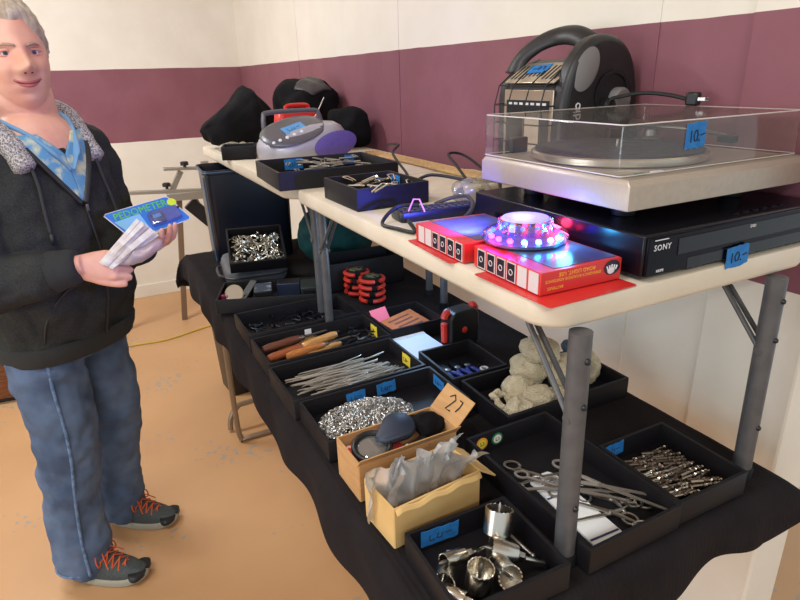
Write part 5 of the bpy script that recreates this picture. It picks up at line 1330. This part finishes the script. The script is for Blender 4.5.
# --- shoes
for hp_, lb in ((Vector((-.331, 1.951, 0)), 'right'), (Vector((-.203, 2.184, 0)), 'left')):
    M = PI_ @ Matrix(((FS.x, LS.x, 0, hp_.x), (FS.y, LS.y, 0, hp_.y), (0, 0, 1, 0), (0, 0, 0, 1)))
    def plan(k, grow=0.0, a0=0.0, a1=.292):
        pts = []
        for i in range(36):
            t = 2*pi*i/36; x = (a0+a1)/2 + (a1-a0)/2*cos(t); u = (x-a0)/(a1-a0)
            w = .034+.016*sin(min(1, u/.72)*pi/2)-.008*max(0, (u-.8)/.2)
            pts.append((x+grow*cos(t), math.copysign(abs(sin(t))**.62, sin(t))*(w*k+grow)))
        return pts
    sole = MB().loft([[(x, y, z + .014*max(0, (x-.22)/.07)**2) for x, y in plan(1, g)] for g, z in ((-.004, .001), (.002, .004), (.004, .016), (.0025, .026), (-.002, .031))])
    sh = sole.xf(M).build('shoe', 'shoe_sole', person, smooth=50)
    def upr(z, k, a0, a1): return [(x, y, z+.010*max(0, (x-.22)/.07)**2*(1 if z < .05 else .3)) for x, y in plan(k, 0, a0, a1)]
    MB().loft([upr(.024, .98, .004, .290), upr(.040, .98, .003, .288), upr(.055, .93, .004, .270), upr(.068, .86, .006, .232), upr(.082, .80, .010, .190), upr(.098, .76, .012, .150), upr(.106, .70, .016, .135)]).xf(M).build('upper', 'shoe_grey', sh, smooth=60)
    MB().loft([[(x, y*1.03, z) for x, y in plan(1.02, 0, .235, .294)] for z in (.030, .042)] + [[(x-.004, y*.9, .049) for x, y in plan(1, 0, .240, .288)]]).xf(M).build('toe_cap', 'shoe_black', sh, smooth=50)
    lc = MB()
    for k in range(5):
        x = .135+.020*k; z = .108-.0088*k*1.02
        w = .034
        lc.tube([(x, -w, z-.012), (x+.010, 0, z+.003), (x+.020, w, z-.020)], .0026, 6).tube([(x, w, z-.012), (x+.010, 0, z+.005), (x+.020, -w, z-.020)], .0026, 6)
    for s in (-1, 1):
        lc.tube(catmull([(.14, 0, .104), (.142, s*.025, .125), (.155, s*.050, .105), (.16, s*.045, .080), (.148, s*.012, .103)], 5), .0024, 6)
        lc.tube(catmull([(.14, 0, .104), (.16, s*.02, .112), (.19, s*.046, .075)], 5), .0022, 6)
    lc.xf(M).build('shoelace', 'lace', sh)

# --- things in his hands
pk = thing('blister_pack', 'blue and green pedometer blister pack held up in the man\'s far hand', 'package', (0, 0, 0))
TLc, TRc, BRc, BLc = Vector((-.004, 1.80, 1.246)), Vector((.186, 1.83, 1.273)), Vector((.226, 1.755, 1.205)), Vector((.036, 1.725, 1.172))
ctr = (TLc+TRc+BRc+BLc)/4; xa = ((TRc-TLc)+(BRc-BLc)).normalized(); ya = ((TLc-BLc)+(TRc-BRc)); ya = (ya-xa*ya.dot(xa)).normalized(); za = xa.cross(ya)
pk.matrix_world = Matrix(((xa.x, ya.x, za.x, ctr.x), (xa.y, ya.y, za.y, ctr.y), (xa.z, ya.z, za.z, ctr.z), (0, 0, 0, 1)))
mat('pack_blue', (38, 112, 200), .4, coat=.4); mat('pack_sky', (120, 178, 220), .4, coat=.4); mat('pack_green', (96, 190, 52), .5); mat('pack_lime', (196, 216, 60), .4); mat('pack_navy', (30, 60, 120), .4)
shear = .03
oc = [(-.098, .047), (-.092, .052), (.072, .052), (.080, .048), (.108, -.036), (.103, -.044), (-.052, -.052), (-.062, -.046)]
MB().prism(oc[::-1], -.0007, .0007).build('card', 'pack_blue', pk, smooth=0)
MB().prism([(-.082, .018), (-.012, .022), (-.004, -.04), (-.052, -.044)][::-1], .0008, .0012).build('pale_panel', 'pack_sky', pk, smooth=0)
lt_ = text_mb('PEDOMETER', .031, .0006, 1.0); lt_.xf(Matrix.Translation((-.004, .0315, .0014)) @ Matrix.Diagonal((.86, 1.05, 1, 1))).build('green_lettering', 'pack_green', pk, smooth=0)
MB().lathe([(.0125, .0008), (.0125, .0016)], 24, Matrix.Translation((.083, .0285, 0))).build('lime_dot', 'pack_lime', pk)
bl = MB().loft([[(x*k+.045, y*k-.012, z) for x, y in rrect(.085, .046, .008, 4)] for k, z in ((1, .001), (.98, .010), (.92, .013))]); bl.build('clear_blister', 'bag_clear2', pk, smooth=50) if True and clear_mat('bag_clear2', (200, 222, 250), .12, .06, .05) else None
MB().loft([[(x*k+.028, y*k-.010, z) for x, y in rrect(.036, .032, .006, 4)] for k, z in ((1, .0014), (1, .007), (.9, .009))]).build('pedometer', 'pack_navy', pk, smooth=50)
MB().box((.026, -.006, .0096), (.022, .012, .001)).build('display', 'pack_sky', pk)
MB().lathe([(.004, .0008), (.004, .0014)], 14, Matrix.Translation((.092, .006, 0))).build('hang_hole', 'zip', pk)
MB().tube([(x, y, 0) for x, y in oc], .0014, 6, True).build('clear_edge', 'lid_edge', pk)
clear_mat('sleeve_film', (246, 240, 242), .06, .2, .32, (236, 222, 224)); mat('strip_white', (226, 222, 214), .5, .0, col2=(196, 182, 164), scale=40); mat('strip_edge', (150, 122, 96), .5)
R = random.Random(3)
base = Vector((-.022, 1.688, 1.142))
first = None
for k in range(9):
    tip = Vector((.082+.0055*k+R.uniform(-.004, .004), 1.700+R.uniform(-.012, .012), 1.236-.0055*k+R.uniform(-.005, .005)))
    b0 = base + Vector((.0024*k, -.0028*(k % 4)+.004, -.0026*k))
    Mx = frame((b0+tip)/2, (tip-b0), (-.6, .3+R.uniform(-.3, .3), 1))
    if first is None:
        first = MB().box((0, 0, 0), (.0105, .0022, .150)).build('metal_strip', 'strip_white', None, bevel=.0004); o = first
    else: o = first.copy(); COL.objects.link(o)
    o.matrix_world = Mx
    tag(o, 'thin pale strip in the fanned bundle in the man\'s near hand', 'strip', 'strips held in the near hand')
b = MB().sphere((0, 0, 0), (.072, .030, .020), 30, 18); b.v = crumple(b.v, .012, 34, 5)
bg_ = b.build('plastic_sleeve', 'sleeve_film', smooth=180); bg_.matrix_world = frame((.072, 1.712, 1.150), (-.3, -.5, 1), (1, 0, .45))
tag(bg_, 'crumpled clear sleeve hanging under the bundle of strips in the man\'s hands', 'bag')
